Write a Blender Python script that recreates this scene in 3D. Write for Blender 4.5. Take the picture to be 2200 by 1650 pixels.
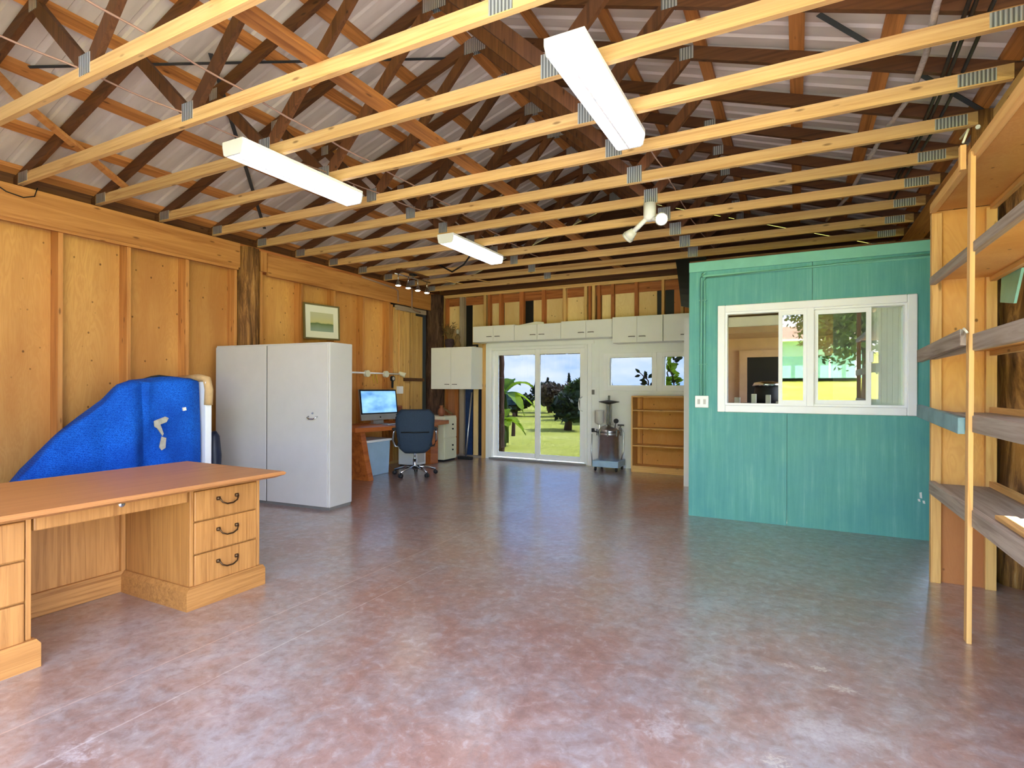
import bpy, bmesh, math, random
from mathutils import Vector, Matrix
random.seed(7)
for o in list(bpy.data.objects): bpy.data.objects.remove(o)
scn = bpy.context.scene
COL = scn.collection

# ------------------------------------------------------------------ camera
H = 1.311
YAW, ROLL = math.radians(27.422), 0.00328
cd = bpy.data.cameras.new('camera'); cam = bpy.data.objects.new('camera', cd); COL.objects.link(cam)
Fw = Vector((-math.sin(YAW), math.cos(YAW), 0)); Rt = Vector((math.cos(YAW), math.sin(YAW), 0)); Up = Vector((0, 0, 1))
r2 = Rt*math.cos(ROLL) + Up*math.sin(ROLL); u2 = Up*math.cos(ROLL) - Rt*math.sin(ROLL)
m = Matrix.Identity(4)
for i in range(3):
    m[i][0] = r2[i]; m[i][1] = u2[i]; m[i][2] = -Fw[i]
m[2][3] = H
cam.matrix_world = m
cd.sensor_width = 36; cd.lens = 36*1177.85/2200; cd.shift_y = 7.9/2200; cd.clip_start = .02; cd.clip_end = 500
scn.camera = cam

# ------------------------------------------------------------------ sky, sun, exposure
w = bpy.data.worlds.new('World'); scn.world = w; w.use_nodes = True
nt = w.node_tree; nt.nodes.clear()
def N(nt, t, **k):
    n = nt.nodes.new(t)
    for a, b in k.items(): setattr(n, a, b)
    return n
tc = N(nt, 'ShaderNodeTexCoord'); sep = N(nt, 'ShaderNodeSeparateXYZ'); nt.links.new(tc.outputs['Generated'], sep.inputs[0])
gr = N(nt, 'ShaderNodeValToRGB'); nt.links.new(sep.outputs['Z'], gr.inputs[0])
e = gr.color_ramp.elements
e[0].position = 0.0; e[0].color = (.50, .74, 1.0, 1); e[1].position = .5; e[1].color = (.24, .42, .82, 1)
x = gr.color_ramp.elements.new(.16); x.color = (.34, .58, 1.0, 1)
mp = N(nt, 'ShaderNodeMapping'); mp.inputs['Scale'].default_value = (1.0, 1.0, 2.6); nt.links.new(tc.outputs['Generated'], mp.inputs[0])
no = N(nt, 'ShaderNodeTexNoise'); no.inputs['Scale'].default_value = 3.4; no.inputs['Detail'].default_value = 7; no.inputs['Roughness'].default_value = .55
nt.links.new(mp.outputs[0], no.inputs['Vector'])
cr = N(nt, 'ShaderNodeValToRGB'); cr.color_ramp.elements[0].position = .44; cr.color_ramp.elements[1].position = .62
nt.links.new(no.outputs['Fac'], cr.inputs[0])
mx = N(nt, 'ShaderNodeMix', data_type='RGBA'); nt.links.new(cr.outputs[0], mx.inputs['Factor']); nt.links.new(gr.outputs[0], mx.inputs['A']); mx.inputs['B'].default_value = (1.15, 1.12, 1.1, 1)
bg = N(nt, 'ShaderNodeBackground'); bg.inputs['Strength'].default_value = 1.6; nt.links.new(mx.outputs['Result'], bg.inputs[0])
wo = N(nt, 'ShaderNodeOutputWorld'); nt.links.new(bg.outputs[0], wo.inputs[0])
sl = bpy.data.lights.new('sun', 'SUN'); sl.energy = 7.0; sl.angle = .0093; sl.color = (1, .97, .92)
so = bpy.data.objects.new('sun', sl); COL.objects.link(so)
sd = Vector((.62, .42, .86)).normalized()
so.rotation_euler = sd.to_track_quat('Z', 'Y').to_euler(); so.location = (30, 25, 40)
scn.view_settings.view_transform = 'Standard'
try: scn.view_settings.look = 'None'
except Exception: pass
scn.view_settings.gamma = 1; scn.view_settings.use_curve_mapping = False
scn.view_settings.exposure = 2.92
LAMP = 0.7      # radiance of the fluorescent diffusers

# ------------------------------------------------------------------ materials
def lin(c):
    if isinstance(c, str): c = tuple(int(c[i:i+2], 16) for i in (1, 3, 5))
    return tuple(((v/255)/12.92 if v/255 <= .04045 else ((v/255+.055)/1.055)**2.4) for v in c) + (1,)
MATS = {}
def base(name, col=(.5,.5,.5,1), rough=.6, metal=0, spec=.4):
    mt = bpy.data.materials.new(name); mt.use_nodes = True
    b = mt.node_tree.nodes['Principled BSDF']
    b.inputs['Base Color'].default_value = col; b.inputs['Roughness'].default_value = rough; b.inputs['Metallic'].default_value = metal
    b.inputs['Specular IOR Level'].default_value = spec
    MATS[name] = mt
    return mt, mt.node_tree, b
def coords(nt, scale=(1,1,1), kind='Object', rot=(0,0,0), rnd=True):
    tc = N(nt, 'ShaderNodeTexCoord'); mp = N(nt, 'ShaderNodeMapping')
    mp.inputs['Scale'].default_value = scale; mp.inputs['Rotation'].default_value = rot
    nt.links.new(tc.outputs[kind], mp.inputs[0])
    if rnd:
        oi = N(nt, 'ShaderNodeObjectInfo'); vm = N(nt, 'ShaderNodeVectorMath', operation='SCALE')
        cb = N(nt, 'ShaderNodeCombineXYZ')
        for i in range(3): nt.links.new(oi.outputs['Random'], cb.inputs[i])
        nt.links.new(cb.outputs[0], vm.inputs[0]); vm.inputs['Scale'].default_value = 37.0
        ad = N(nt, 'ShaderNodeVectorMath', operation='ADD'); nt.links.new(mp.outputs[0], ad.inputs[0]); nt.links.new(vm.outputs[0], ad.inputs[1])
        return ad.outputs[0]
    return mp.outputs[0]
def noise(nt, vec, scale=1, detail=4, rough=.5, dist=0):
    n = N(nt, 'ShaderNodeTexNoise'); n.inputs['Scale'].default_value = scale; n.inputs['Detail'].default_value = detail
    n.inputs['Roughness'].default_value = rough; n.inputs['Distortion'].default_value = dist
    if vec is not None: nt.links.new(vec, n.inputs['Vector'])
    return n.outputs['Fac']
def ramp(nt, fac, stops):
    r = N(nt, 'ShaderNodeValToRGB'); el = r.color_ramp.elements
    while len(el) < len(stops): el.new(.5)
    for i, (p, c) in enumerate(stops): el[i].position = p; el[i].color = c
    nt.links.new(fac, r.inputs[0]); return r.outputs[0]
def mix(nt, fac, a, b, mode='MIX'):
    mxx = N(nt, 'ShaderNodeMix', data_type='RGBA', blend_type=mode)
    for s, v in (('Factor', fac), ('A', a), ('B', b)):
        if hasattr(v, 'is_linked'): nt.links.new(v, mxx.inputs[s])
        else: mxx.inputs[s].default_value = v
    return mxx.outputs['Result']
def bump(nt, b, h, strength=.3, dist=.004):
    bp = N(nt, 'ShaderNodeBump'); bp.inputs['Strength'].default_value = strength; bp.inputs['Distance'].default_value = dist
    nt.links.new(h, bp.inputs['Height']); nt.links.new(bp.outputs[0], b.inputs['Normal'])
BW = lambda v: (v, v, v, 1)
def wood(name, light, dark, axis='Z', rough=.62, fine=26, along=1.1, knots=True, var=.25, spec=.3):
    mt, nt, b = base(name, lin(light), rough, 0, spec)
    L, D = lin(light), lin(dark)
    sc = {'X': (along, fine, fine), 'Y': (fine, along, fine), 'Z': (fine, fine, along)}[axis]
    v = coords(nt, sc)
    n1 = noise(nt, v, 1, 5, .6, 1.2)
    mid = tuple((L[i]*.6+D[i]*.4) for i in range(3)) + (1,)
    c = ramp(nt, n1, [(.28, D), (.46, mid), (.62, L), (.85, tuple(min(1, x*1.12) for x in L[:3])+(1,))])
    sc2 = tuple(s*.16 for s in sc)
    n2 = noise(nt, coords(nt, sc2), 1, 2, .5, .6)
    c = mix(nt, ramp(nt, n2, [(.35, BW(.0)), (.65, BW(.45))]), c, mid)
    if knots:
        ks = {'X': (3.2, 11, 11), 'Y': (11, 3.2, 11), 'Z': (11, 11, 3.2)}[axis]
        vo = N(nt, 'ShaderNodeTexVoronoi'); vo.inputs['Scale'].default_value = 1.0; nt.links.new(coords(nt, ks), vo.inputs['Vector'])
        k = ramp(nt, vo.outputs['Distance'], [(.06, BW(.75)), (.13, BW(0))])
        c = mix(nt, k, c, tuple(x*.35 for x in D[:3])+(1,))
    oi = N(nt, 'ShaderNodeObjectInfo'); hs = N(nt, 'ShaderNodeHueSaturation')
    mr = N(nt, 'ShaderNodeMapRange'); mr.inputs['To Min'].default_value = 1-var; mr.inputs['To Max'].default_value = 1+var*.6
    nt.links.new(oi.outputs['Random'], mr.inputs[0]); nt.links.new(mr.outputs[0], hs.inputs['Value']); nt.links.new(c, hs.inputs['Color'])
    nt.links.new(hs.outputs[0], b.inputs['Base Color'])
    bump(nt, b, n1, .18, .002)
    return mt
def plain(name, col, rough=.5, metal=0, spec=.4, var=.12, scale=6, bumpy=0):
    mt, nt, b = base(name, lin(col), rough, metal, spec)
    c = lin(col); n = noise(nt, coords(nt, (scale,)*3), 1, 5, .6)
    nt.links.new(ramp(nt, n, [(.25, tuple(x*(1-var) for x in c[:3])+(1,)), (.75, tuple(min(1, x*(1+var*.6)) for x in c[:3])+(1,))]), b.inputs['Base Color'])
    if bumpy: bump(nt, b, n, bumpy, .004)
    return mt

for ax in 'XYZ':
    wood('lumber'+ax, (226,186,124), (182,130,74), ax, along=1.0, var=.2)
    wood('oldlumber'+ax, (112,70,38), (58,34,17), ax, along=1.0, var=.3)  # dark brown tone for truss webs, top chords and some boards
    wood('redlumber'+ax, (196,122,70), (140,76,40), ax, var=.2)
    wood('beam'+ax, (208,146,82), (160,98,46), ax, along=.8, fine=14, var=.12)
    wood('pine'+ax, (232,184,116), (196,140,76), ax, along=1.2, var=.12)
    wood('paleboard'+ax, (222,180,112), (170,120,66), ax, var=.2)
    wood('greywood'+ax, (176,158,140), (120,98,82), ax, knots=False, var=.12)
    wood('oak'+ax, (188,132,72), (138,86,40), ax, along=1.4, fine=40, knots=False, var=.05, rough=.42, spec=.45)
wood('purlin', (202,134,68), (122,70,32), 'Y', along=.7, fine=18, var=.25)
wood('oaktop', (186,128,78), (162,104,58), 'Y', along=1.0, fine=30, knots=False, var=.03, rough=.38, spec=.5)
wood('slabwood', (196,112,56), (120,56,26), 'Y', along=1.5, fine=9, var=.05, rough=.35)
wood('brownply', (186,122,84), (150,96,66), 'Z', knots=False, var=.1)
def plywood(name, light, dark):
    mt, nt, b = base(name, lin(light), .66, 0, .25)
    L, D = lin(light), lin(dark)
    v = coords(nt, (4.5, 4.5, .75)); n1 = noise(nt, v, 1.0, 3, .5, 2.6)
    wv = N(nt, 'ShaderNodeMath', operation='MULTIPLY'); nt.links.new(n1, wv.inputs[0]); wv.inputs[1].default_value = 60
    sn = N(nt, 'ShaderNodeMath', operation='SINE'); nt.links.new(wv.outputs[0], sn.inputs[0])
    mr = N(nt, 'ShaderNodeMapRange'); mr.inputs[1].default_value = -1; nt.links.new(sn.outputs[0], mr.inputs[0])
    c = ramp(nt, mr.outputs[0], [(0, tuple(.72*l+.28*d for l, d in zip(L[:3], D[:3]))+(1,)), (1, L)])
    n2 = noise(nt, coords(nt, (2.6, 2.6, .5)), 1, 3)
    c = mix(nt, ramp(nt, n2, [(.36, BW(0)), (.66, BW(.75))]), c, D)
    vo = N(nt, 'ShaderNodeTexVoronoi'); vo.inputs['Scale'].default_value = 8.5; nt.links.new(coords(nt, (1, 1, .8)), vo.inputs['Vector'])
    c = mix(nt, ramp(nt, vo.outputs['Distance'], [(.05, BW(.85)), (.10, BW(0))]), c, tuple(x*.22 for x in D[:3])+(1,))
    oi = N(nt, 'ShaderNodeObjectInfo'); hs = N(nt, 'ShaderNodeHueSaturation'); m2 = N(nt, 'ShaderNodeMapRange'); m2.inputs['To Min'].default_value = .78; m2.inputs['To Max'].default_value = 1.12
    nt.links.new(oi.outputs['Random'], m2.inputs[0]); nt.links.new(m2.outputs[0], hs.inputs['Value']); nt.links.new(c, hs.inputs['Color']); nt.links.new(hs.outputs[0], b.inputs['Base Color'])
    bump(nt, b, mr.outputs[0], .1, .001)
plywood('plywood', (228,172,98), (188,122,62)); plywood('plypale', (248,220,166), (226,184,124)); plywood('plyred', (204,136,84), (186,116,70)); plywood('plyshelf', (226,168,96), (204,138,68))
# roofing metal
mt, nt, b = base('roofmetal', lin((206,194,180)), .5, .0, .5)
n = noise(nt, coords(nt, (1.2, 5, 1.2)), 1, 4); nt.links.new(ramp(nt, n, [(.3, lin((186,172,156))), (.7, lin((222,210,194)))]), b.inputs['Base Color'])
mt, nt, b = base('galv', lin((178,184,184)), .42, .75, .5)
v = coords(nt, (1,1,1), rnd=False); wv = N(nt, 'ShaderNodeTexWave'); wv.inputs['Scale'].default_value = 16; nt.links.new(v, wv.inputs['Vector'])
nt.links.new(ramp(nt, wv.outputs['Fac'], [(.25, lin((128,132,132))), (.6, lin((206,210,208)))]), b.inputs['Base Color']); bump(nt, b, wv.outputs['Fac'], .5, .004)
plain('strap', (70,74,74), .6, .4)
# floor
mt, nt, b = base('floor', (.3,.2,.17,1), .34, 0, .5)
v = coords(nt, rnd=False)
na = noise(nt, v, .6, 10, .66, .7); nb = noise(nt, v, 3.4, 10, .72, 1.0); nc = noise(nt, v, 17, 7, .7, .4); nd = noise(nt, v, 70, 4, .65)
c = ramp(nt, na, [(.34, lin((142,94,78))), (.45, lin((154,116,104))), (.54, lin((150,132,128))), (.66, lin((170,167,172)))])
c2 = ramp(nt, nb, [(.30, lin((126,90,80))), (.44, lin((160,122,106))), (.55, lin((152,140,136))), (.72, lin((176,175,180)))])
c = mix(nt, .42, c, c2)
ne = noise(nt, v, 6.5, 8, .7, .6)
c = mix(nt, ramp(nt, ne, [(.36, BW(.3)), (.52, BW(0))]), c, lin((126,90,78)))
c = mix(nt, ramp(nt, ne, [(.54, BW(0)), (.70, BW(.25))]), c, lin((190,182,180)))
c = mix(nt, ramp(nt, nc, [(.38, BW(.42)), (.5, BW(0))]), c, lin((116,86,76)))
c = mix(nt, ramp(nt, nc, [(.54, BW(0)), (.66, BW(.36))]), c, lin((190,182,178)))
c = mix(nt, ramp(nt, nd, [(.70, BW(0)), (.76, BW(.6))]), c, lin((206,198,192)))
tcf = N(nt, 'ShaderNodeTexCoord'); spf = N(nt, 'ShaderNodeSeparateXYZ'); nt.links.new(tcf.outputs['Object'], spf.inputs[0])
def mth(op, a, b_=None, clamp=False):
    mm = N(nt, 'ShaderNodeMath', operation=op); mm.use_clamp = clamp
    for i, vv in enumerate((a, b_)):
        if vv is None: continue
        if hasattr(vv, 'is_linked'): nt.links.new(vv, mm.inputs[i])
        else: mm.inputs[i].default_value = vv
    return mm.outputs[0]
def blob(cx, cy, rx, ry, soft, thr, ns):
    dx = mth('DIVIDE', mth('SUBTRACT', spf.outputs['X'], cx), rx); dy = mth('DIVIDE', mth('SUBTRACT', spf.outputs['Y'], cy), ry)
    d = mth('SQRT', mth('ADD', mth('MULTIPLY', dx, dx), mth('MULTIPLY', dy, dy)))
    q = mth('SUBTRACT', mth('ADD', mth('SUBTRACT', 1.0, d), mth('MULTIPLY', mth('SUBTRACT', ns, .5), soft)), thr)
    return mth('MULTIPLY', q, 2.6, True)
for args, colr, amt in [((-2.27,1.02,.17,.10,2.6,.35,nc), (206,202,206), .8), ((-.45,2.15,.13,.14,2.2,.3,nc), (204,196,192), .6), ((.13,2.42,.30,.13,2.2,.3,nb), (196,182,174), .62), ((-.06,2.14,.06,.05,2.4,.2,nd), (214,200,180), .75),
                        ((-.037,2.904,.055,.03,1.5,.2,nd), (216,204,188), .8), ((.102,2.943,.05,.033,2.2,.2,nd), (220,208,188), .9), ((.18,2.79,.08,.035,2.0,.2,nd), (220,208,188), .9), ((-1.0,3.7,.5,.35,2.5,.5,nb), (186,178,182), .5), ((1.0,4.0,.6,.5,1.8,.3,nb), (170,168,176), .5), ((-3.25,2.75,.5,.3,2.0,.3,nb), (168,170,182), .55)]:
    c = mix(nt, mth('MULTIPLY', mth('MULTIPLY', blob(*args), amt*.55), ramp(nt, nd, [(.38, BW(.25)), (.6, BW(1))])), c, lin(colr))
for lx, y0, y1, colr, amt in [(-2.655, -1, 4.3, (196,168,156), .75), (-2.32, -1, 3.3, (198,186,180), .6), (-2.61, 4.3, 6.7, (92,78,80), .5)]:
    ln = mth('LESS_THAN', mth('ABSOLUTE', mth('ADD', mth('SUBTRACT', spf.outputs['X'], lx), mth('MULTIPLY', mth('SUBTRACT', nb, .5), .014))), .0045)
    ln = mth('MULTIPLY', ln, mth('MULTIPLY', mth('GREATER_THAN', spf.outputs['Y'], y0), mth('LESS_THAN', spf.outputs['Y'], y1)))
    c = mix(nt, mth('MULTIPLY', mth('MULTIPLY', ln, amt), ramp(nt, nc, [(.3, BW(.3)), (.6, BW(1))])), c, lin(colr))
nt.links.new(c, b.inputs['Base Color'])
nt.links.new(ramp(nt, nb, [(.3, BW(.30)), (.7, BW(.46))]), b.inputs['Roughness'])
b.inputs['Specular IOR Level'].default_value = .6; b.inputs['Coat Weight'].default_value = 1.0; b.inputs['Coat Roughness'].default_value = .2; b.inputs['Coat IOR'].default_value = 1.6
bump(nt, b, nc, .04, .002)
# teal paint
mt, nt, b = base('teal', lin((86,160,158)), .55, 0, .35)
n1 = noise(nt, coords(nt, (24, 24, 1.2), rnd=False), 1, 6, .65); n2 = noise(nt, coords(nt, (3, 3, 2), rnd=False), 1, 6, .65)
c = ramp(nt, n1, [(.3, lin((84,156,146))), (.55, lin((102,172,162))), (.75, lin((132,192,180)))])
c = mix(nt, ramp(nt, n2, [(.38, BW(0)), (.62, BW(.6))]), c, lin((78,150,154)))
c = mix(nt, ramp(nt, noise(nt, coords(nt, (30, 30, 12), rnd=False), 1, 5, .7), [(.68, BW(0)), (.74, BW(.55))]), c, lin((36,96,100)))
nt.links.new(c, b.inputs['Base Color']); bump(nt, b, n1, .25, .003)
plain('tealtrim', (122,190,174), .55, bumpy=.2); plain('tealpale', (150,206,186), .6); plain('tealold', (128,160,160), .7, var=.3)
plain('whitepaint', (240,241,242), .5, var=.03); plain('whitevinyl', (246,246,248), .35, var=.02); plain('whitemelamine', (238,238,238), .4, var=.02)
plain('ivory', (226,222,196), .5, var=.05); plain('greymetal', (196,192,188), .45, 0, .4, var=.04); plain('greyseam', (120,116,112), .6)
plain('dark', (30,30,34), .6); plain('black', (14,14,16), .5); plain('navy', (22,30,52), .45, var=.4, scale=9); plain('plasticblue', (38,60,104), .35, var=.5, scale=14)
plain('chrome', (206,208,212), .22, 1.0); plain('steel', (214,214,218), .3, 1.0, var=.18, scale=14); plain('darksteel', (92,90,86), .4, .8); plain('alu', (196,200,206), .35, .9)
plain('brass', (88,66,44), .4, .8); plain('ceramic', (236,234,226), .3); plain('cable', (158,124,106), .6); plain('cableblack', (18,18,20), .6); plain('rope', (176,164,150), .9, var=.3, scale=40, bumpy=.5)
plain('mesh', (44,60,80), .8, var=.25, scale=90, bumpy=.4); plain('seatfabric', (36,44,58), .9, var=.2, scale=60); plain('binblue', (160,188,216), .35); plain('copper', (150,92,64), .45, .3); plain('tan', (206,170,120), .8, var=.2, scale=14, bumpy=.3)
plain('lining', (178,172,156), .9, var=.3, scale=30); plain('brownwall', (204,172,150), .7); plain('blind', (206,210,198), .6, var=.06); plain('dirt', (110,84,60), .9); plain('foliagedark', (70,52,60), .9, var=.4, scale=20); plain('twig', (122,96,60), .9, var=.3, scale=20)
plain('matboard', (238,236,216), .7, var=.02); plain('olivegold', (120,108,66), .45, .3); plain('yellow', (214,176,60), .5); plain('siding', (132,160,150), .7); plain('shingle', (150,120,96), .8)
# bark
mt, nt, b = base('bark', lin((112,80,52)), .9, 0, .15)
n1 = noise(nt, coords(nt, (14, 14, 1.6)), 1, 8, .7, .8)
nt.links.new(ramp(nt, n1, [(.3, lin((52,34,22))), (.48, lin((124,86,52))), (.6, lin((176,126,72))), (.75, lin((196,164,116)))]), b.inputs['Base Color']); bump(nt, b, n1, .8, .02)
mt, nt, b = base('darkbark', lin((80,58,48)), .9, 0, .15)
n1 = noise(nt, coords(nt, (18, 18, 3)), 1, 8, .7, .8)
nt.links.new(ramp(nt, n1, [(.3, lin((38,28,26))), (.55, lin((88,64,52))), (.75, lin((126,100,84)))]), b.inputs['Base Color']); bump(nt, b, n1, .8, .02)
# quilted blue blanket
mt, nt, b = base('quilt', lin((18,84,186)), .85, 0, .2)
v = coords(nt, (1, 1, 1), rnd=False); w1 = N(nt, 'ShaderNodeTexWave', bands_direction='Z'); w1.inputs['Scale'].default_value = 22; w1.inputs['Distortion'].default_value = 6; w1.inputs['Detail'].default_value = 1; w1.inputs['Detail Scale'].default_value = 5
nt.links.new(v, w1.inputs['Vector']); n2 = noise(nt, coords(nt, (3,3,3), rnd=False), 1, 4)
c = ramp(nt, w1.outputs['Fac'], [(.1, lin((10,66,164))), (.7, lin((28,106,212)))]); c = mix(nt, ramp(nt, n2, [(.35, BW(.55)), (.6, BW(0))]), c, lin((8,52,142)))
nt.links.new(c, b.inputs['Base Color']); bump(nt, b, w1.outputs['Fac'], .35, .006)
# lamps
def emit(name, col, st):
    mt, nt, b = base(name, lin(col), .5); b.inputs['Emission Color'].default_value = lin(col); b.inputs['Emission Strength'].default_value = st; return mt
emit('diffuser', (240,246,255), LAMP); emit('bulb', (255,250,236), 10); emit('spotbulb', (255,246,224), 10)
# glass: reflecting panes; door and back window tint is added to dim the outdoors
def glass(name, tint, refl):
    mt = bpy.data.materials.new(name); mt.use_nodes = True; MATS[name] = mt; nt = mt.node_tree; nt.nodes.clear()
    tr = N(nt, 'ShaderNodeBsdfTransparent'); tr.inputs[0].default_value = tint; gl = N(nt, 'ShaderNodeBsdfGlossy'); gl.inputs['Roughness'].default_value = .01; gl.inputs[0].default_value = (.95,.97,1,1)
    fr = N(nt, 'ShaderNodeFresnel'); fr.inputs[0].default_value = 1.5; ad = N(nt, 'ShaderNodeMath', operation='ADD'); ad.use_clamp = True; ad.inputs[1].default_value = refl; nt.links.new(fr.outputs[0], ad.inputs[0])
    ms = N(nt, 'ShaderNodeMixShader'); nt.links.new(ad.outputs[0], ms.inputs[0]); nt.links.new(tr.outputs[0], ms.inputs[1]); nt.links.new(gl.outputs[0], ms.inputs[2])
    o = N(nt, 'ShaderNodeOutputMaterial'); nt.links.new(ms.outputs[0], o.inputs[0])
glass('dimglass', (.255,.275,.315,1), .0); glass('mirrorglass', (.6,.6,.6,1), .09); glass('insectscreen', (.86,.85,.84,1), -.04); glass('clearglass', (.97,.98,.98,1), .02)
# screen picture
mt, nt, b = base('screen', (.05,.1,.2,1), .2); n = noise(nt, coords(nt, (3,3,6), rnd=False), 1, 3)
cc = ramp(nt, n, [(.3, lin((70,118,170))), (.7, lin((132,178,216)))]); nt.links.new(cc, b.inputs['Base Color']); nt.links.new(cc, b.inputs['Emission Color']); b.inputs['Emission Strength'].default_value = .22
# landscape picture print
mt, nt, b = base('print', (.5,.5,.3,1), .4); tcp = N(nt, 'ShaderNodeTexCoord'); sp = N(nt, 'ShaderNodeSeparateXYZ'); nt.links.new(tcp.outputs['Generated'], sp.inputs[0])
nz = noise(nt, coords(nt, (5,5,5), rnd=False), 1, 4); ms_ = N(nt, 'ShaderNodeMath', operation='MULTIPLY_ADD'); nt.links.new(nz, ms_.inputs[0]); ms_.inputs[1].default_value = .22; nt.links.new(sp.outputs['Z'], ms_.inputs[2])
nt.links.new(ramp(nt, ms_.outputs[0], [(.18, lin((148,166,150))), (.42, lin((128,146,110))), (.5, lin((98,120,70))), (.56, lin((206,200,140))), (.9, lin((198,196,158)))]), b.inputs['Base Color'])
# outdoors
mt, nt, b = base('grass', lin((150,176,50)), .9, 0, .1)
n1 = noise(nt, coords(nt, (.25,.25,.25), rnd=False), 1, 8, .7); n2 = noise(nt, coords(nt, (9,9,9), rnd=False), 1, 5, .7)
c = ramp(nt, n1, [(.3, lin((160,168,58))), (.5, lin((204,200,84))), (.7, lin((226,216,116)))]); c = mix(nt, ramp(nt, n2, [(.35, BW(.6)), (.6, BW(0))]), c, lin((112,126,36)))
nt.links.new(c, b.inputs['Base Color']); bump(nt, b, n2, .8, .06)
def leaf(name, a, d, tl=.35):
    mt, nt, b = base(name, lin(a), .6, 0, .3)
    n = noise(nt, coords(nt, (.9,.9,.9), rnd=False), 1, 4); cl = ramp(nt, n, [(.3, lin(d)), (.7, lin(a))]); nt.links.new(cl, b.inputs['Base Color'])
    ts = N(nt, 'ShaderNodeBsdfTranslucent'); nt.links.new(cl, ts.inputs[0]); ms = N(nt, 'ShaderNodeMixShader'); ms.inputs[0].default_value = tl
    out = nt.nodes['Material Output']; nt.links.new(b.outputs[0], ms.inputs[1]); nt.links.new(ts.outputs[0], ms.inputs[2]); nt.links.new(ms.outputs[0], out.inputs[0])
leaf('leafgreen', (96,120,52), (46,66,30)); leaf('leafdark', (58,78,44), (26,38,26), .2); leaf('leafbright', (170,196,50), (96,132,34), .5); leaf('leafbrown', (128,106,80), (80,68,52)); leaf('bananaleaf', (176,200,44), (70,116,36), .55)
MT = lambda n: MATS[n]

# ------------------------------------------------------------------ mesh helpers
class MB:
    def __init__(s): s.v = []; s.f = []
    def add(s, vs, fs):
        o = len(s.v); s.v += [tuple(p) for p in vs]; s.f += [tuple(i+o for i in f) for f in fs]; return s
    def box(s, x0, x1, y0, y1, z0, z1):
        return s.add([(x0,y0,z0),(x1,y0,z0),(x1,y1,z0),(x0,y1,z0),(x0,y0,z1),(x1,y0,z1),(x1,y1,z1),(x0,y1,z1)],
                     [(0,3,2,1),(4,5,6,7),(0,1,5,4),(1,2,6,5),(2,3,7,6),(3,0,4,7)])
    def beam(s, p, q, a, h, up=(0,0,1)):            # a: across, h: in the up direction
        p, q = Vector(p), Vector(q); d = (q-p).normalized(); up = Vector(up); sx = d.cross(up).normalized(); uz = sx.cross(d).normalized()
        vs = []
        for c in (p, q):
            for (i, j) in ((-1,-1),(1,-1),(1,1),(-1,1)): vs.append(c + sx*a*.5*i + uz*h*.5*j)
        return s.add(vs, [(0,1,2,3),(7,6,5,4),(0,4,5,1),(1,5,6,2),(2,6,7,3),(3,7,4,0)])
    def cyl(s, p, q, r0, r1=None, n=12):
        r1 = r0 if r1 is None else r1
        p, q = Vector(p), Vector(q); d = (q-p).normalized(); t = Vector((0,0,1)) if abs(d.z) < .9 else Vector((1,0,0)); a = d.cross(t).normalized(); b = d.cross(a)
        vs = [p + (a*math.cos(2*math.pi*i/n)+b*math.sin(2*math.pi*i/n))*r0 for i in range(n)] + [q + (a*math.cos(2*math.pi*i/n)+b*math.sin(2*math.pi*i/n))*r1 for i in range(n)]
        return s.add(vs, [(i, (i+1)%n, n+(i+1)%n, n+i) for i in range(n)] + [tuple(range(n))[::-1], tuple(range(n, 2*n))])
    def tube(s, pts, r, n=6):
        pts = [Vector(p) for p in pts]; vs = []; fs = []
        for k, p in enumerate(pts):
            d = (pts[min(k+1, len(pts)-1)] - pts[max(k-1, 0)]).normalized(); t = Vector((0,0,1)) if abs(d.z) < .9 else Vector((1,0,0)); a = d.cross(t).normalized(); b = d.cross(a)
            rr = r[k] if isinstance(r, (list, tuple)) else r
            vs += [p + (a*math.cos(2*math.pi*i/n)+b*math.sin(2*math.pi*i/n))*rr for i in range(n)]
            if k: fs += [((k-1)*n+i, (k-1)*n+(i+1)%n, k*n+(i+1)%n, k*n+i) for i in range(n)]
        L = len(pts); fs += [tuple(range(n))[::-1], tuple(range((L-1)*n, L*n))]
        return s.add(vs, fs)
    def lathe(s, prof, c=(0,0,0), n=24):
        vs = []; fs = []
        for r, z in prof: vs += [(c[0]+r*math.cos(2*math.pi*i/n), c[1]+r*math.sin(2*math.pi*i/n), c[2]+z) for i in range(n)]
        for k in range(len(prof)-1): fs += [(k*n+i, k*n+(i+1)%n, (k+1)*n+(i+1)%n, (k+1)*n+i) for i in range(n)]
        fs += [tuple(range(n))[::-1], tuple(range((len(prof)-1)*n, len(prof)*n))]
        return s.add(vs, fs)
    def prism(s, poly, axis, a, b):                # poly in the two other axes
        n = len(poly)
        def P(u, v, t): return {'X': (t,u,v), 'Y': (u,t,v), 'Z': (u,v,t)}[axis]
        vs = [P(u, v, a) for u, v in poly] + [P(u, v, b) for u, v in poly]
        return s.add(vs, [(i, (i+1)%n, n+(i+1)%n, n+i) for i in range(n)] + [tuple(range(n))[::-1], tuple(range(n, 2*n))])
    def frame(s, x0, x1, z0, z1, w, y0, y1, wb=None):   # rectangular frame in the XZ plane
        wb = w if wb is None else wb
        s.box(x0, x0+w, y0, y1, z0, z1); s.box(x1-w, x1, y0, y1, z0, z1); s.box(x0+w, x1-w, y0, y1, z1-w, z1); s.box(x0+w, x1-w, y0, y1, z0, z0+wb); return s
    def move(s, d): s.v = [(p[0]+d[0], p[1]+d[1], p[2]+d[2]) for p in s.v]; return s
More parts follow.
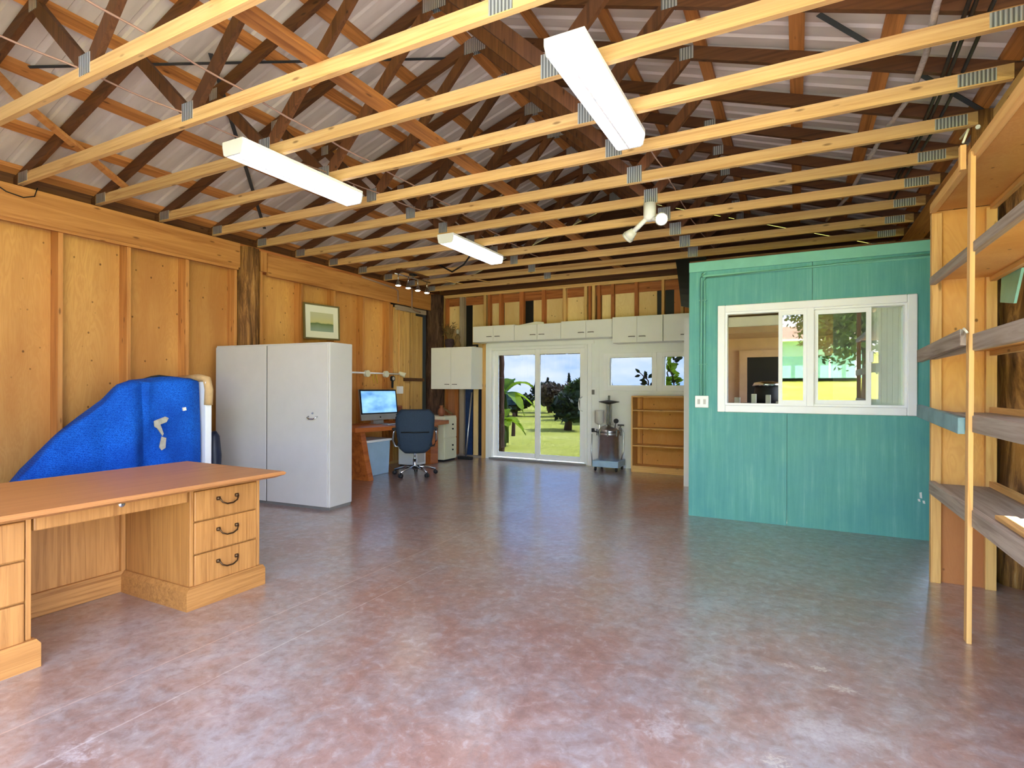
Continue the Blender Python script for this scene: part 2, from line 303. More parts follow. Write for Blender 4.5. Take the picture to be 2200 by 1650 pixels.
def build(name, mb, mat, parent=None, bevel=0, smooth=False):
    me = bpy.data.meshes.new(name); me.from_pydata(mb.v, [], mb.f); 
    bm = bmesh.new(); bm.from_mesh(me); bmesh.ops.recalc_face_normals(bm, faces=bm.faces)
    if bevel: bmesh.ops.bevel(bm, geom=list(bm.edges), offset=bevel, segments=2, affect='EDGES', profile=.5, clamp_overlap=True)
    bm.to_mesh(me); bm.free()
    me.materials.append(MT(mat))
    if smooth:
        for p in me.polygons: p.use_smooth = True
    o = bpy.data.objects.new(name, me); COL.objects.link(o)
    if parent is not None: o.parent = parent
    return o
def rebase(mb, base): return mb.move((-base[0], -base[1], -base[2]))
def tag(o, label=None, cat=None, group=None, kind=None):
    for k, v in (('label', label), ('category', cat), ('group', group), ('kind', kind)):
        if v: o[k] = v
    return o
def thing(name, label, cat, loc=(0,0,0), rz=0, group=None, kind=None):
    o = bpy.data.objects.new(name, None); COL.objects.link(o); o.location = loc; o.rotation_euler = (0,0,rz); o.empty_display_size = .1
    return tag(o, label, cat, group, kind)
def solo(name, mb, mat, label, cat, group=None, kind=None, base=None, bevel=0, smooth=False):   # one-mesh thing with its origin at its base
    if base is None:
        zs = min(p[2] for p in mb.v); base = (sum(p[0] for p in mb.v)/len(mb.v), sum(p[1] for p in mb.v)/len(mb.v), zs)
    o = build(name, rebase(mb, base), mat, None, bevel, smooth); o.location = base
    return tag(o, label, cat, group, kind)
def dup(src, loc=None, rz=None, label=None, parent=None):
    c = src.copy(); COL.objects.link(c)
    if parent is not None: c.parent = parent
    if loc is not None: c.location = loc
    if rz is not None: c.rotation_euler = (0,0,rz)
    if label: c['label'] = label
    for ch in [k for k in src.children]: dup(ch, parent=c)
    return c
B = lambda *a: MB().box(*a)
ORD = ['first','second','third','fourth','fifth','sixth','seventh','eighth','ninth','tenth','eleventh','twelfth','thirteenth','fourteenth','fifteenth']

XL, XR, XMID, ZB = -6.14, 1.089, -2.5255, 3.104
YB, YT = 8.826, 5.867
Y0, SP = 2.321, .61
YF = -0.8                                    # open front of the building
def ztop(X): return ZB + .06 + .047 + (3.6145-abs(X-XMID))/3.0

# ------------------------------------------------------------------ setting: ground, floor
def struct(name, mb, mat, label=None, cat=None, parent=None, **k):
    o = build(name, mb, mat, parent, **k)
    if parent is None: tag(o, label, cat, kind='structure')
    return o
struct('floor', B(XL-.2, 1.6, YF-.6, YB+.12, -.12, 0), 'floor', 'stained reddish brown concrete floor with pale scuffs and joints', 'floor')
g = MB(); n = 60
for i in range(n+1):
    for j in range(n+1):
        X, Y = -90+180*i/n, -90+180*j/n; r = math.hypot(X+2.5, Y-4)
        g.v.append((X, Y, -.125 + max(0, r-14)*.002*math.sin(X*.13+1)*math.cos(Y*.11) + max(0, -Y-9)*.09))
g.f = [(i*(n+1)+j, (i+1)*(n+1)+j, (i+1)*(n+1)+j+1, i*(n+1)+j+1) for i in range(n) for j in range(n)]
struct('ground', g, 'grass', 'sunlit yellow green lawn around the building', 'lawn', smooth=True)

plain('gravel', (188,187,186), .9, var=.25, scale=9, bumpy=.4)
fw = thing('wall_front', 'closed left half of the building front beside the open doorway', 'wall', (-4.7, YF, 0), kind='structure')
for k in range(12): build('board', B(-1.6+.31*k, -1.6+.31*(k+1)-.004, -.03, 0, 0, 3.35), 'oldlumberZ', fw)
struct('driveway', MB().box(-9, 8, -8.5, YF-.6, -.16, -.06).box(1.6, 8, YF-.6, 3.5, -.16, -.06), 'gravel', 'pale gravel driveway before the open front of the building', 'driveway')

# ------------------------------------------------------------------ left wall
wl = thing('wall_left', 'plywood sheathed stud wall with a heavy top beam', 'wall', (XL, 0, 0), kind='structure')
base_l = (XL, 0, 0)
pan = [-.8, .18, 1.40, 2.62, 3.83, 4.62, 5.46, 6.69, 7.36]
for a, b_ in zip(pan[:-1], pan[1:]): build('plywood_panel', rebase(B(XL-.165, XL-.149, a+.002, b_-.002, 0, 3.0), base_l), 'plywood', wl)
build('sheathing', rebase(B(XL-.20, XL-.17, YF, YB+.1, 0, 3.1), base_l), 'dark', wl)
for y in [-.6, .18, .79, 1.40, 2.01, 2.62, 3.215, 3.83, 4.435, 4.80, 5.46, 6.07, 6.69, 7.32]:
    build('stud', rebase(B(XL-.148, XL-.008, y-.019, y+.019, .04, 2.80), base_l), 'beamZ', wl)
build('sill_plate', rebase(B(XL-.148, XL-.008, YF, YB, 0, .04), base_l), 'lumberY', wl)
build('top_plate', rebase(B(XL-.148, XL-.03, YF, YB, 2.80, 3.10), base_l), 'redlumberY', wl)
build('beam', rebase(B(XL-.008, XL+.032, YF, 4.47, 2.785, 3.085), base_l), 'beamY', wl, bevel=.004)
build('beam_ledger', rebase(B(XL-.02, XL+.024, YF, 4.45, 2.755, 2.785), base_l), 'beamY', wl)
build('beam', rebase(B(XL-.008, XL+.032, 4.87, 8.55, 2.755, 3.05), base_l), 'beamY', wl, bevel=.004)
build('beam_block', rebase(B(XL-.008, XL+.02, 4.765, 4.86, 2.80, 3.06), base_l), 'beamZ', wl)
build('frieze_board', rebase(B(XL-.13, XL-.10, YF, YB+.1, 3.10, 3.32), base_l), 'oldlumberY', wl)
for a, b_, mtn, z1, dx in [(7.36, 7.47, 'beamZ', 2.74, 0), (7.48, 7.62, 'paleboardZ', 2.70, .02), (7.64, 7.73, 'paleboardZ', 2.68, .0), (7.74, 7.92, 'paleboardZ', 2.66, .015), (7.94, 8.06, 'paleboardZ', 2.66, .035), (8.07, 8.30, 'paleboardZ', 2.62, .01)]:
    build('plank', rebase(B(XL-.09+dx, XL-.06+dx, a, b_, .02, z1), base_l), mtn, wl)
build('nailer', rebase(B(XL-.05, XL-.02, 7.74, 8.32, 1.42, 1.48), base_l), 'oldlumberY', wl)
build('ragged_lath', rebase(B(XL-.05, XL-.0, 7.5, 8.35, 2.66, 2.74), base_l), 'greywoodY', wl)

def log(name, x, y, r, z1, mat, label, par, pbase, lean=(0,0)):
    mb = MB(); n = 22; vs = []; rows = 16; ph = random.random()*6
    for k in range(rows+1):
        t = k/rows
        for i in range(n):
            a = 2*math.pi*i/n; rr = r*(1+.05*math.sin(3*a+ph+t*2)+.03*math.sin(7*a+t*9)+random.uniform(-.025,.025))*(1.04-.08*t)
            vs.append((x+lean[0]*t+rr*math.cos(a), y+lean[1]*t+rr*math.sin(a), t*z1))
    fs = [(k*n+i, k*n+(i+1)%n, (k+1)*n+(i+1)%n, (k+1)*n+i) for k in range(rows) for i in range(n)] + [tuple(range(n))[::-1], tuple(range(rows*n, (rows+1)*n))]
    mb.add(vs, fs); o = build(name, rebase(mb, pbase), mat, par, smooth=True); o['label'] = label; return o
log('log_post', XL-.03, 4.615, .135, 3.06, 'bark', 'peeling log post set in the plywood wall behind the grey cabinet', wl, base_l)
log('log_post', XL+.02, 8.60, .17, 3.06, 'darkbark', 'dark log post in the far corner beside the white wall cupboard', wl, base_l)

# ------------------------------------------------------------------ back wall
wb = thing('wall_back', 'stud wall with bare plywood above and white panels around the glass door', 'wall', (XMID, YB, 0), kind='structure'); bb = (XMID, YB, 0)
P = lambda name, mb, mat, **k: build(name, rebase(mb, bb), mat, wb, **k)
P('sheathing', B(XL-.1, -5.06, YB+.115, YB+.135, 0, 3.05), 'black'); P('sheathing', B(-5.06, -1.0, YB+.115, YB+.135, 2.06, 3.05), 'black'); P('sheathing', B(-3.12, -2.80, YB+.115, YB+.135, 0, 2.1), 'black'); P('sheathing', B(-2.8, -1.0, YB+.115, YB+.135, 0, 1.3), 'black'); P('sheathing', B(-2.8, -1.0, YB+.115, YB+.135, 1.87, 2.1), 'black')
P('sheathing', B(-1.2, 1.5, YB+.115, YB+.135, 0, 3.05), 'black')
# bare plywood strips between the studs
for a, b_, mtn in [(-5.99, -5.73, 'plypale'), (-5.45, -5.19, 'plypale'), (-5.05, -4.86, 'plypale'), (-4.76, -4.50, 'plypale'), (-4.17, -4.0, 'plypale'), (-3.92, -3.60, 'plypale'), (-3.51, -3.22, 'plypale'), (-2.89, -2.74, 'plypale'), (-2.68, -2.35, 'plypale'), (-2.28, -2.03, 'plypale'), (-1.70, -1.45, 'plyred')]:
    P('plywood_strip', B(a-.03, b_+.03, YB+.10, YB+.113, 1.9, 2.88), mtn)
P('header_board', B(XL-.05, 1.4, YB+.085, YB+.113, 2.88, 3.03), 'redlumberX')
P('top_plate', B(XL-.05, 1.4, YB+.01, YB+.10, 3.035, 3.09), 'lumberX')
for a, b_, mtn in [(-6.10, -6.06, 'pineZ'), (-6.045, -6.005, 'redlumberZ'), (-5.72, -5.62, 'greywoodZ'), (-5.19, -5.14, 'lumberZ'), (-5.10, -5.05, 'redlumberZ'), (-4.86, -4.80, 'redlumberZ'), (-4.44, -4.36, 'redlumberZ'), (-4.0, -3.94, 'redlumberZ'), (-3.60, -3.54, 'lumberZ'), (-3.21, -3.16, 'lumberZ'), (-3.13, -3.09, 'redlumberZ'), (-3.07, -3.02, 'lumberZ'), (-2.98, -2.93, 'redlumberZ'), (-2.74, -2.69, 'redlumberZ'), (-2.345, -2.29, 'redlumberZ'), (-1.91, -1.87, 'pineZ'), (-1.615, -1.57, 'lumberZ'), (-1.2, -1.16, 'lumberZ')]:
    P('stud', B(a, b_, YB+.012, YB+.10, 2.0 if a > -5.0 else .03, 3.035), mtn)
# lower left bare part under the wall cupboard
for a, b_, mtn, y in [(-6.02, -5.83, 'brownply', .09), (-5.82, -5.74, 'redlumberZ', .03), (-5.60, -5.45, 'plasticblue', .07), (-5.43, -5.33, 'plypale', .085), (-5.31, -5.23, 'navy', .08)]:
    P('board' if mtn != 'plasticblue' else 'plastic_sheet', B(a, b_, YB+y-.03, YB+y, .02, 1.9), mtn)
P('sill_plate', B(XL, -5.06, YB+.0, YB+.10, 0, .035), 'greywoodX')
P('trim_board', B(-5.21, -5.11, YB-.01, YB+.02, 0, 2.12), 'pineZ'); P('trim_board', B(-5.12, -5.045, YB-.015, YB+.03, 0, 2.12), 'whitepaint')
# white panels
P('white_panel', B(-5.11, -3.13, YB, YB+.02, 2.045, 2.40), 'whitepaint'); P('white_panel', B(-3.13, -2.80, YB, YB+.02, 0, 2.40), 'whitepaint')
P('white_panel', B(-2.80, -1.0, YB, YB+.02, 1.87, 2.40), 'whitepaint'); P('white_panel', B(-2.80, -1.0, YB, YB+.02, 0, 1.30), 'whitepaint'); P('white_panel', B(-1.25, -1.0, YB, YB+.02, 1.30, 1.87), 'whitepaint')
P('window_post', B(-2.02, -1.90, YB-.005, YB+.11, 1.28, 1.88), 'whitevinyl')
P('casing', B(-5.05, -3.02, YB-.02, YB, 2.06, 2.115), 'whitevinyl'); P('casing', B(-3.13, -3.06, YB-.02, YB, 0, 2.06), 'whitevinyl'); P('batten', B(-2.98, -2.93, YB-.012, YB, 0, 2.06), 'whitepaint')
P('gable_board', MB().prism([(XL-.6, 3.05), (XR+.6, 3.05), (XR+.6, ztop(XR+.6)+.03), (XMID, ztop(XMID)+.03), (XL-.6, ztop(XL-.6)+.03)], 'Y', YB+.12, YB+.16), 'oldlumberX')

# sliding glass door
d1 = thing('door_1', 'white framed sliding glass door to the lawn', 'door', (-4.09, YB, 0), kind='structure'); db = (-4.09, YB, 0)
D = lambda name, mb, mat, par=d1, **k: build(name, rebase(mb, db), mat, par, **k)
D('door_frame', MB().frame(-5.04, -3.135, 0.0, 2.045, .05, YB-.03, YB+.12, .035), 'whitevinyl', bevel=.004)
def leaf_door(x0, x1, g, y0, y1):
    s = D('door_panel', MB().frame(x0, x1, .04, 1.995, .09, y0, y1), 'whitevinyl', bevel=.004)
    D('pane', B(x0+.085, x1-.085, (y0+y1)/2-.004, (y0+y1)/2+.004, .125, 1.91), 'dimglass', s); return s
leaf_door(-4.985, -4.055, 0, YB+.05, YB+.09); s2 = leaf_door(-4.115, -3.185, 0, YB+.0, YB+.04)
D('handle', MB().tube([(-3.235, YB, 1.16), (-3.27, YB-.05, 1.12), (-3.275, YB-.06, 1.05), (-3.27, YB-.05, .95), (-3.235, YB, .91)], .012, 8), 'whitevinyl', s2, smooth=True)
D('threshold', B(-5.03, -3.14, YB-.06, YB+.0, 0, .03), 'alu')

def back_window(nm, label, x0, x1):
    wn = thing(nm, label, 'window', ((x0+x1)/2, YB, 1.3), kind='structure'); o = ((x0+x1)/2, YB, 1.3)
    build('window_trim', rebase(MB().frame(x0-.10, x1+.06, 1.265, 1.885, .075, YB-.025, YB+.005), o), 'whitevinyl', wn, bevel=.003)
    build('window_frame', rebase(MB().frame(x0-.025, x1+.025, 1.325, 1.84, .03, YB-.01, YB+.10), o), 'whitevinyl', wn)
    build('pane', rebase(B(x0, x1, YB+.05, YB+.056, 1.35, 1.815), o), 'dimglass', wn)
back_window('window_2', 'small white framed window beside the glass door', -2.753, -2.037)
back_window('window_3', 'small white framed window half hidden behind the teal partition', -1.86, -1.26)

# ------------------------------------------------------------------ teal partition with its room
XTL, XTR, ZT = -.985, 1.04, 2.60
wp = thing('wall_partition', 'teal painted plywood partition wall', 'wall', (0, YT, 0), kind='structure'); pb = (0, YT, 0)
Q = lambda name, mb, mat, **k: build(name, rebase(mb, pb), mat, wp, **k)
ox0, ox1, oz0, oz1 = -.66, .885, 1.12, 2.095
Q('plywood_panel', B(XTL, ox0, YT, YT+.10, 0, ZT), 'teal'); Q('plywood_panel', B(ox0, -.08, YT, YT+.10, 0, oz0), 'teal'); Q('plywood_panel', B(-.077, ox1, YT, YT+.10, 0, oz0), 'teal')
Q('plywood_panel', B(ox0, .128, YT, YT+.10, oz1, ZT), 'teal'); Q('plywood_panel', B(.131, ox1, YT, YT+.10, oz1, ZT), 'teal'); Q('plywood_panel', B(ox1, XTR, YT, YT+.10, 0, ZT), 'teal')
Q('top_trim', B(XTL, XTR, YT-.02, YT, 2.50, 2.60), 'tealtrim', bevel=.004); Q('drip_strip', B(XTL+.12, XTR, YT-.012, YT, 2.445, 2.462), 'tealtrim')
for dx, dz, hh in ((0, 0, .05), (.022, -.045, .022), (-.012, -.03, .018)): Q('paint_chip', MB().prism([(.955+dx, .365+dz), (.972+dx, .36+dz), (.968+dx, .365+dz+hh), (.952+dx, .37+dz+hh*.8)], 'Y', YT-.0015, YT+.001), 'ceramic')
Q('side_wall', B(XTL, XTL+.09, YT+.10, YB, 0, ZT), 'whitepaint'); Q('room_roof', B(XTL, 1.45, YT+.02, YB, ZT, ZT+.02), 'oldlumberX')
Q('inner_lining', B(XTL+.09, XTL+.10, YT+.10, YB, 0, ZT-.01), 'brownwall'); Q('room_back', B(XTL+.1, 1.4, 8.45, 8.5, 0, ZT-.01), 'brownwall'); Q('room_side', MB().box(1.38, 1.42, YT, 6.4, 0, ZT).box(1.38, 1.42, 8.0, YB, 0, ZT).box(1.38, 1.42, 6.4, 8.0, 0, 1.0).box(1.38, 1.42, 6.4, 8.0, 2.2, ZT), 'brownwall')  # unseen side opening added to let daylight into the room
Q('door_shade_sheet', B(-.62, .45, 8.43, 8.448, 0, 1.75), 'dark'); Q('door_casing', MB().frame(-.72, .55, -.05, 1.85, .10, 8.40, 8.45), 'brownwall')  # dark sheet painted in for the unlit door opening
Q('cornice_box', B(-.9, 1.3, 7.6, 8.45, 2.02, 2.2), 'brownwall')
# sliding window
w1_ = thing('window_1', 'white vinyl sliding window in the teal partition', 'window', (.11, YT, 1.1), kind='structure'); wo_ = (.11, YT, 1.1)
W = lambda name, mb, mat, par=w1_, **k: build(name, rebase(mb, wo_), mat, par, **k)
W('window_trim', MB().frame(-.706, .932, 1.075, 2.14, .072, YT-.03, YT+.01), 'whitevinyl', bevel=.008)
W('window_frame', MB().frame(-.645, .87, 1.135, 2.08, .03, YT-.012, YT+.09), 'whitevinyl')
W('mullion', B(.085, .145, YT-.02, YT+.08, 1.14, 2.075), 'whitevinyl', bevel=.004)
sL = W('sash', MB().frame(-.155, .09, 1.165, 2.05, .035, YT+.0, YT+.03), 'whitevinyl'); W('pane', B(-.122, .056, YT+.012, YT+.018, 1.198, 2.017), 'mirrorglass', sL)
sR = W('sash', MB().frame(.14, .60, 1.165, 2.05, .04, YT+.03, YT+.06), 'whitevinyl'); W('pane', B(.178, .562, YT+.042, YT+.048, 1.203, 2.012), 'mirrorglass', sR)
W('latch', B(.585, .615, YT-.0, YT+.03, 1.55, 1.65), 'whitevinyl', sR, bevel=.006)
W('insect_screen', B(-.62, -.15, YT+.05, YT+.052, 1.165, 2.05), 'insectscreen'); W('shade_roll', B(-.615, -.15, YT+.065, YT+.10, 1.93, 2.03), 'ivory', bevel=.01)
W('pane', B(.60, .845, YT+.072, YT+.076, 1.165, 2.05), 'clearglass')
bl = thing('vertical_blinds', 'pale vertical blinds hanging behind the right side of the window', 'blinds', (.6, YT+.14, 1.15))
for i in range(14):
    xx = .33+.042*i; build('slat', rebase(MB().beam((xx, YT+.14, 1.15), (xx, YT+.14, 2.07), .048, .004, (.35, 1, 0)), (.6, YT+.14, 1.15)), 'blind', bl)
build('headrail', rebase(B(.28, .92, YT+.11, YT+.16, 2.07, 2.10), (.6, YT+.14, 1.15)), 'whitevinyl', bl)

# white door edge beyond the partition, black cloth above it
solo('door_2', B(-1.335, -1.0, 7.56, 7.60, 0, 2.25), 'whitepaint', 'white door edge standing beyond the teal partition', 'door', kind='structure')
mb = MB(); rows = 8
vs = []
for k in range(rows+1):
    t = k/rows; bulge = .10*math.sin(t*math.pi*.6)
    vs += [(-1.40+.06*t+bulge*.3, 7.30-bulge, 2.98-.62*t), (-1.02, 7.30-bulge, 2.98-.70*t), (-1.02, 7.32-bulge, 2.98-.70*t), (-1.40+.06*t+bulge*.3, 7.32-bulge, 2.98-.62*t)]
fs = [(k*4+i, k*4+(i+1)%4, k*4+4+(i+1)%4, k*4+4+i) for k in range(rows) for i in range(4)] + [(0,1,2,3), (rows*4+3, rows*4+2, rows*4+1, rows*4)]
mb.add(vs, fs); solo('black_tarp', mb, 'black', 'black tarp hanging at the upper left corner of the teal partition', 'tarp')

# switch, conduit on the teal wall
sw = thing('switch_plate', 'white two gang switch plate on the teal wall', 'switch', (-.855, YT, 1.114)); so_ = (-.855, YT, 1.114)
build('plate', rebase(B(-.921, -.789, YT-.03, YT-.001, 1.114, 1.236), so_), 'whitevinyl', sw, bevel=.006)
for dx in (-.028, .028): build('toggle', rebase(B(-.855+dx-.012, -.855+dx+.012, YT-.038, YT-.03, 1.15, 1.20), so_), 'greymetal', sw)
cn = wp; co = pb
build('conduit', rebase(MB().tube([(-.862, YT-.036, 1.24), (-.862, YT-.036, 2.43), (-.85, YT-.036, 2.47), (-.82, YT-.036, 2.485)], .011, 8), co), 'tealtrim', cn, smooth=True)
build('conduit', rebase(MB().tube([(-.83, YT-.036, 1.24), (-.83, YT-.036, 2.40), (-.815, YT-.036, 2.43), (1.03, YT-.036, 2.47)], .008, 8), co), 'tealtrim', cn, smooth=True)
for z in (1.55, 2.2): build('clip', rebase(B(-.885, -.81, YT-.03, YT, z, z+.012), co), 'tealtrim', cn)
# equipment inside the room, seen through the screen
eq = thing('work_table', 'dark counter with small white gadgets behind the window screen', 'table', (-.25, 7.0, 0)); eo = (-.25, 7.0, 0)
build('counter', rebase(B(-.86, .9, 6.6, 7.2, 1.09, 1.14), eo), 'dark', eq); build('cabinet_body', rebase(B(-.84, .88, 6.65, 7.15, 0, 1.09), eo), 'dark', eq)
gi = 0
for (x, w_, h, mtn, nm) in [(-.78, .10, .05, 'ceramic', 'white flat box'), (-.6, .06, .07, 'ceramic', 'small white jar'), (-.42, .05, .11, 'ceramic', 'tall white cup'), (-.28, .05, .10, 'ceramic', 'squat white cup'), (-.1, .2, .03, 'greymetal', 'grey tray')]:
    o = solo('gadget', B(x-w_/2, x+w_/2, 6.62+.1*(gi % 2), 6.70+.1*(gi % 2), 1.14, 1.14+h), mtn, nm + ' on the dark counter behind the window screen', 'gadget', bevel=.004); gi += 1
eqm = thing('coffee_machine', 'dark machine with a metal lid on the counter behind the screen', 'machine', (-.3, 7.0, 1.14))
build('body', MB().lathe([(.14,0),(.15,.05),(.13,.2),(.06,.26)], n=16), 'dark', eqm, smooth=True); build('lid', MB().lathe([(.16,.2),(.14,.24),(.02,.26)], n=16), 'chrome', eqm, smooth=True)

# ------------------------------------------------------------------ right wall
wr = thing('wall_right', 'teal board wall behind the shelves with a beam on top', 'wall', (1.45, 3, 0), kind='structure'); rb = (1.45, 3, 0)
S = lambda name, mb, mat, **k: build(name, rebase(mb, rb), mat, wr, **k)
y = 2.05; i = 0
while y < YB:
    y1 = y+.305
    yc_ = (y+y1)/2; gap = (1.2, 1.48) if 3.4 < yc_ < 3.9 else ((1.0, 2.2) if 6.4 < yc_ < 8.0 else None)  # taller gap continues the daylight opening added to the room
    if gap:
        S('siding_board', B(1.45, 1.47, y+.003, y1-.003, 0, gap[0]), 'siding'); S('siding_board', B(1.45, 1.47, y+.003, y1-.003, gap[1], 3.2), 'siding')
    else: S('siding_board', B(1.45, 1.47, y+.003, y1-.003, 0, 3.2), 'siding')
    y = y1; i += 1
S('beam', B(1.11, 1.15, 4.90, YB, 2.80, 3.10), 'beamY', bevel=.004); S('beam', B(1.11, 1.15, YF, 4.52, 2.80, 3.10), 'paleboardY', bevel=.004); S('beam', B(1.30, 1.34, YF, YB, 2.80, 3.10), 'lumberY')
log('log_post', 1.13, 4.80, .074, 3.195, 'bark', 'bark covered log post carrying the right beam beside the teal partition', wr, rb)
for z in (3.08, 2.95): S('bolt', MB().cyl((1.085, 4.735, z), (1.080, 4.722, z), .014), 'whitepaint')
log('log_post', 1.345, 4.84, .125, 2.79, 'bark', 'split log post behind the open lumber shelf', wr, rb)
gb = MB().prism([(4.55, 2.06), (4.58, 1.87), (4.33, 1.83), (4.20, 2.02)], 'X', 1.162, 1.176)
solo('teal_board', gb, 'tealpale', 'short pale teal board nailed up behind the lumber shelf', 'board')

# ------------------------------------------------------------------ ceiling: roof sheets, purlins, trusses
ce = thing('ceiling', 'open gable roof of ribbed grey metal sheets', 'roof', (XMID, 4, 4.3), kind='structure'); cb = (XMID, 4, 4.3)
prof = []; W_ = .914
for k in range(6):
    yy = k*W_/6; prof += [(yy, 0), (yy+.10, 0), (yy+.112, .018), (yy+.138, .018)]
prof.append((W_, 0))
def sheet(sgn):
    mb = MB(); n = len(prof); vs = []
    for th in (0, .0015):
        for dx in (0.0, 4.3):
            X = XMID + sgn*dx
            vs += [(X, yy, ztop(X) + .04 + z + th) for yy, z in prof]
    fs = []
    for k in range(n-1):
        fs += [(k, k+1, n+k+1, n+k), (2*n+k, 3*n+k, 3*n+k+1, 2*n+k+1), (k, 2*n+k, 2*n+k+1, k+1), (n+k, n+k+1, 3*n+k+1, 3*n+k)]
    fs += [(0, n, 3*n, 2*n), (n-1, 3*n-1, 4*n-1, 2*n-1)]
    return mb.add(vs, fs)
for sgn in (-1, 1):
    first = build('roof_sheet', sheet(sgn).move((-XMID, 0, -4.3)), 'roofmetal', ce); first.location = (0, YF-4, 0)
    for k in range(1, 11):
        c = first.copy(); COL.objects.link(c); c.parent = ce; c.location = (0, YF-4+k*W_, 0)
build('ridge_cap', rebase(MB().prism([(XMID-.2, ztop(XMID-.2)+.065), (XMID, ztop(XMID)+.07), (XMID+.2, ztop(XMID+.2)+.065), (XMID+.2, ztop(XMID+.2)+.075), (XMID, ztop(XMID)+.082), (XMID-.2, ztop(XMID-.2)+.075)], 'Y', YF, YB+.4), cb), 'roofmetal', ce)
pl_l = [.10, .70, 1.28, 1.88, 2.47, 3.07, 3.62]; pl_r = [.10, .66, 1.28, 1.90, 2.52, 3.02, 3.62]
for sgn, ds, side in ((-1, pl_l, 'left'), (1, pl_r, 'right')):
    for k, dx in enumerate(ds):
        X = XMID + sgn*dx; hw = .0445
        poly = [(X-hw, ztop(X-hw)+.001), (X+hw, ztop(X+hw)+.001), (X+hw, ztop(X+hw)+.039), (X-hw, ztop(X-hw)+.039)]
        solo('purlin', MB().prism(poly, 'Y', YF, YB+.3), 'purlin', 'long roof purlin on the %s slope, %s down from the ridge' % (side, ORD[k]), 'purlin', 'roof purlins', base=(X, 4, ztop(X)))
# trusses
TH = .019
def make_truss():
    t = thing('roof_truss', '', 'truss', (0, 0, 0), group='roof trusses')
    zc = ZB+.06; hz = 3.6145/3
    build('bottom_chord', B(XL-.02, XR+.02, -TH, TH, ZB, ZB+.089), 'lumberX', t)
    for s in (-1, 1):
        x0 = XMID+s*4.2
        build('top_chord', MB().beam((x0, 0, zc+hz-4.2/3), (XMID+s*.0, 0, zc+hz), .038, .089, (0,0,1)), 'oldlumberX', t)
    jl, jr = -3.70, -1.263
    for p, q in [((jl, ZB+.07), (-4.33, zc+hz-1.80/3-.02)), ((jl+.02, ZB+.07), (XMID-.06, zc+hz-.06)), ((jr-.02, ZB+.07), (XMID+.06, zc+hz-.06)), ((jr, ZB+.07), (-.72, zc+hz-1.80/3-.02))]:
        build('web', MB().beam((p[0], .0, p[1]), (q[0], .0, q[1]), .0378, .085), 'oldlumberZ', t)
    def plate(x0, x1, z0, z1):
        build('gusset_plate', MB().box(x0, x1, -TH-.003, -TH, z0, z1).box(x0, x1, TH, TH+.003, z0, z1), 'galv', t)
    plate(jr-.065, jr+.065, ZB+.004, ZB+.145); plate(jl-.06, jl+.06, ZB+.03, ZB+.15); plate(XMID-.11, XMID+.11, zc+hz-.10, zc+hz+.03)
    plate(.85, 1.03, ZB+.008, ZB+.082); plate(XL+.0, XL+.16, ZB+.01, ZB+.10); plate(-4.38, -4.28, zc+hz-.66, zc+hz-.57); plate(-.77, -.67, zc+hz-.66, zc+hz-.57)
    return t
proto = make_truss()
tr_ix = list(range(-4, 11))
for k, i in enumerate(tr_ix):
    yy = Y0 + i*SP
    o = proto if k == 0 else dup(proto)
    o.location = (0, yy, 0)
    o['label'] = 'wooden roof truss with metal plates, %s counting from the back wall' % ORD[len(tr_ix)-1-k]
# lateral brace on the bottom chords and diagonal braces
solo('lateral_brace', B(XMID-.02, XMID+.10, YF, YB, ZB+.09, ZB+.128), 'purlin', 'brown brace plank lying along the middle of the truss bottom chords', 'brace')
def slz(X, o): return ztop(X) - .098/1 + o
for (a, b_, lab) in [((-5.16, 2.01), (-5.72, 2.96), 'orange diagonal brace under the left roof slope by the near truss heels'), ((-4.86, 1.62), (-5.14, 1.97), 'short orange brace under the left roof slope at the picture edge')]:
    solo('diagonal_brace', MB().beam((a[0], a[1], slz(a[0], -.03)), (b_[0], b_[1], slz(b_[0], -.03)), .06, .03), 'beamX', lab, 'brace')
for pts, lab in [([(-4.92, 1.9), (-2.7, 4.3)], 'dark perforated strap crossing the left roof slope toward the ridge'), ([(-4.05, 2.70), (-5.9, 4.65)], 'dark perforated strap crossing the left roof slope toward the log post'), ([(.11, 3.72), (1.2, 4.85)], 'dark perforated strap on the right roof slope above the shelf')]:
    (a, b_) = pts
    solo('metal_strap', MB().beam((a[0], a[1], ztop(a[0])-.006), (b_[0], b_[1], ztop(b_[0])-.006), .035, .004), 'strap', lab, 'strap')

# ------------------------------------------------------------------ ceiling fixtures
def tube_light(x, y0, label):
    t = thing('fluorescent_light', label, 'light', (x, y0+.61, 2.99), group='fluorescent wrap lights')
    pr = [(-.105, .105), (-.105, .07), (-.092, .012), (-.075, .0), (.075, .0), (.092, .012), (.105, .07), (.105, .105)]
    build('housing', MB().box(-.11, .11, -.612, .612, .085, .110), 'whitevinyl', t)
    build('diffuser', MB().prism([(u, v) for u, v in pr], 'Y', -.60, .60), 'diffuser', t, smooth=False)
    for yy in (-.614, .600): build('end_cap', MB().prism([(u*1.04, v) for u, v in pr], 'Y', yy, yy+.014), 'whitepaint', t)
    build('rib', MB().box(-.006, .006, -.60, .60, -.004, .0), 'whitevinyl', t)
    return t
tube_light(-1.045, 2.57, 'wide white fluorescent light nearest the camera under the middle trusses'); tube_light(-3.63, 2.59, 'white fluorescent light over the wooden desk on the left'); tube_light(-3.63, 5.30, 'farthest white fluorescent light in front of the back wall')
fl = thing('flood_light', 'white twin head flood light under a truss near the teal partition', 'light', (-1.26, 5.30, 2.94))
build('base', MB().lathe([(.03,-.02),(.055,-.01),(.06,.03),(.06,.15)], n=18), 'whitevinyl', fl, smooth=True)
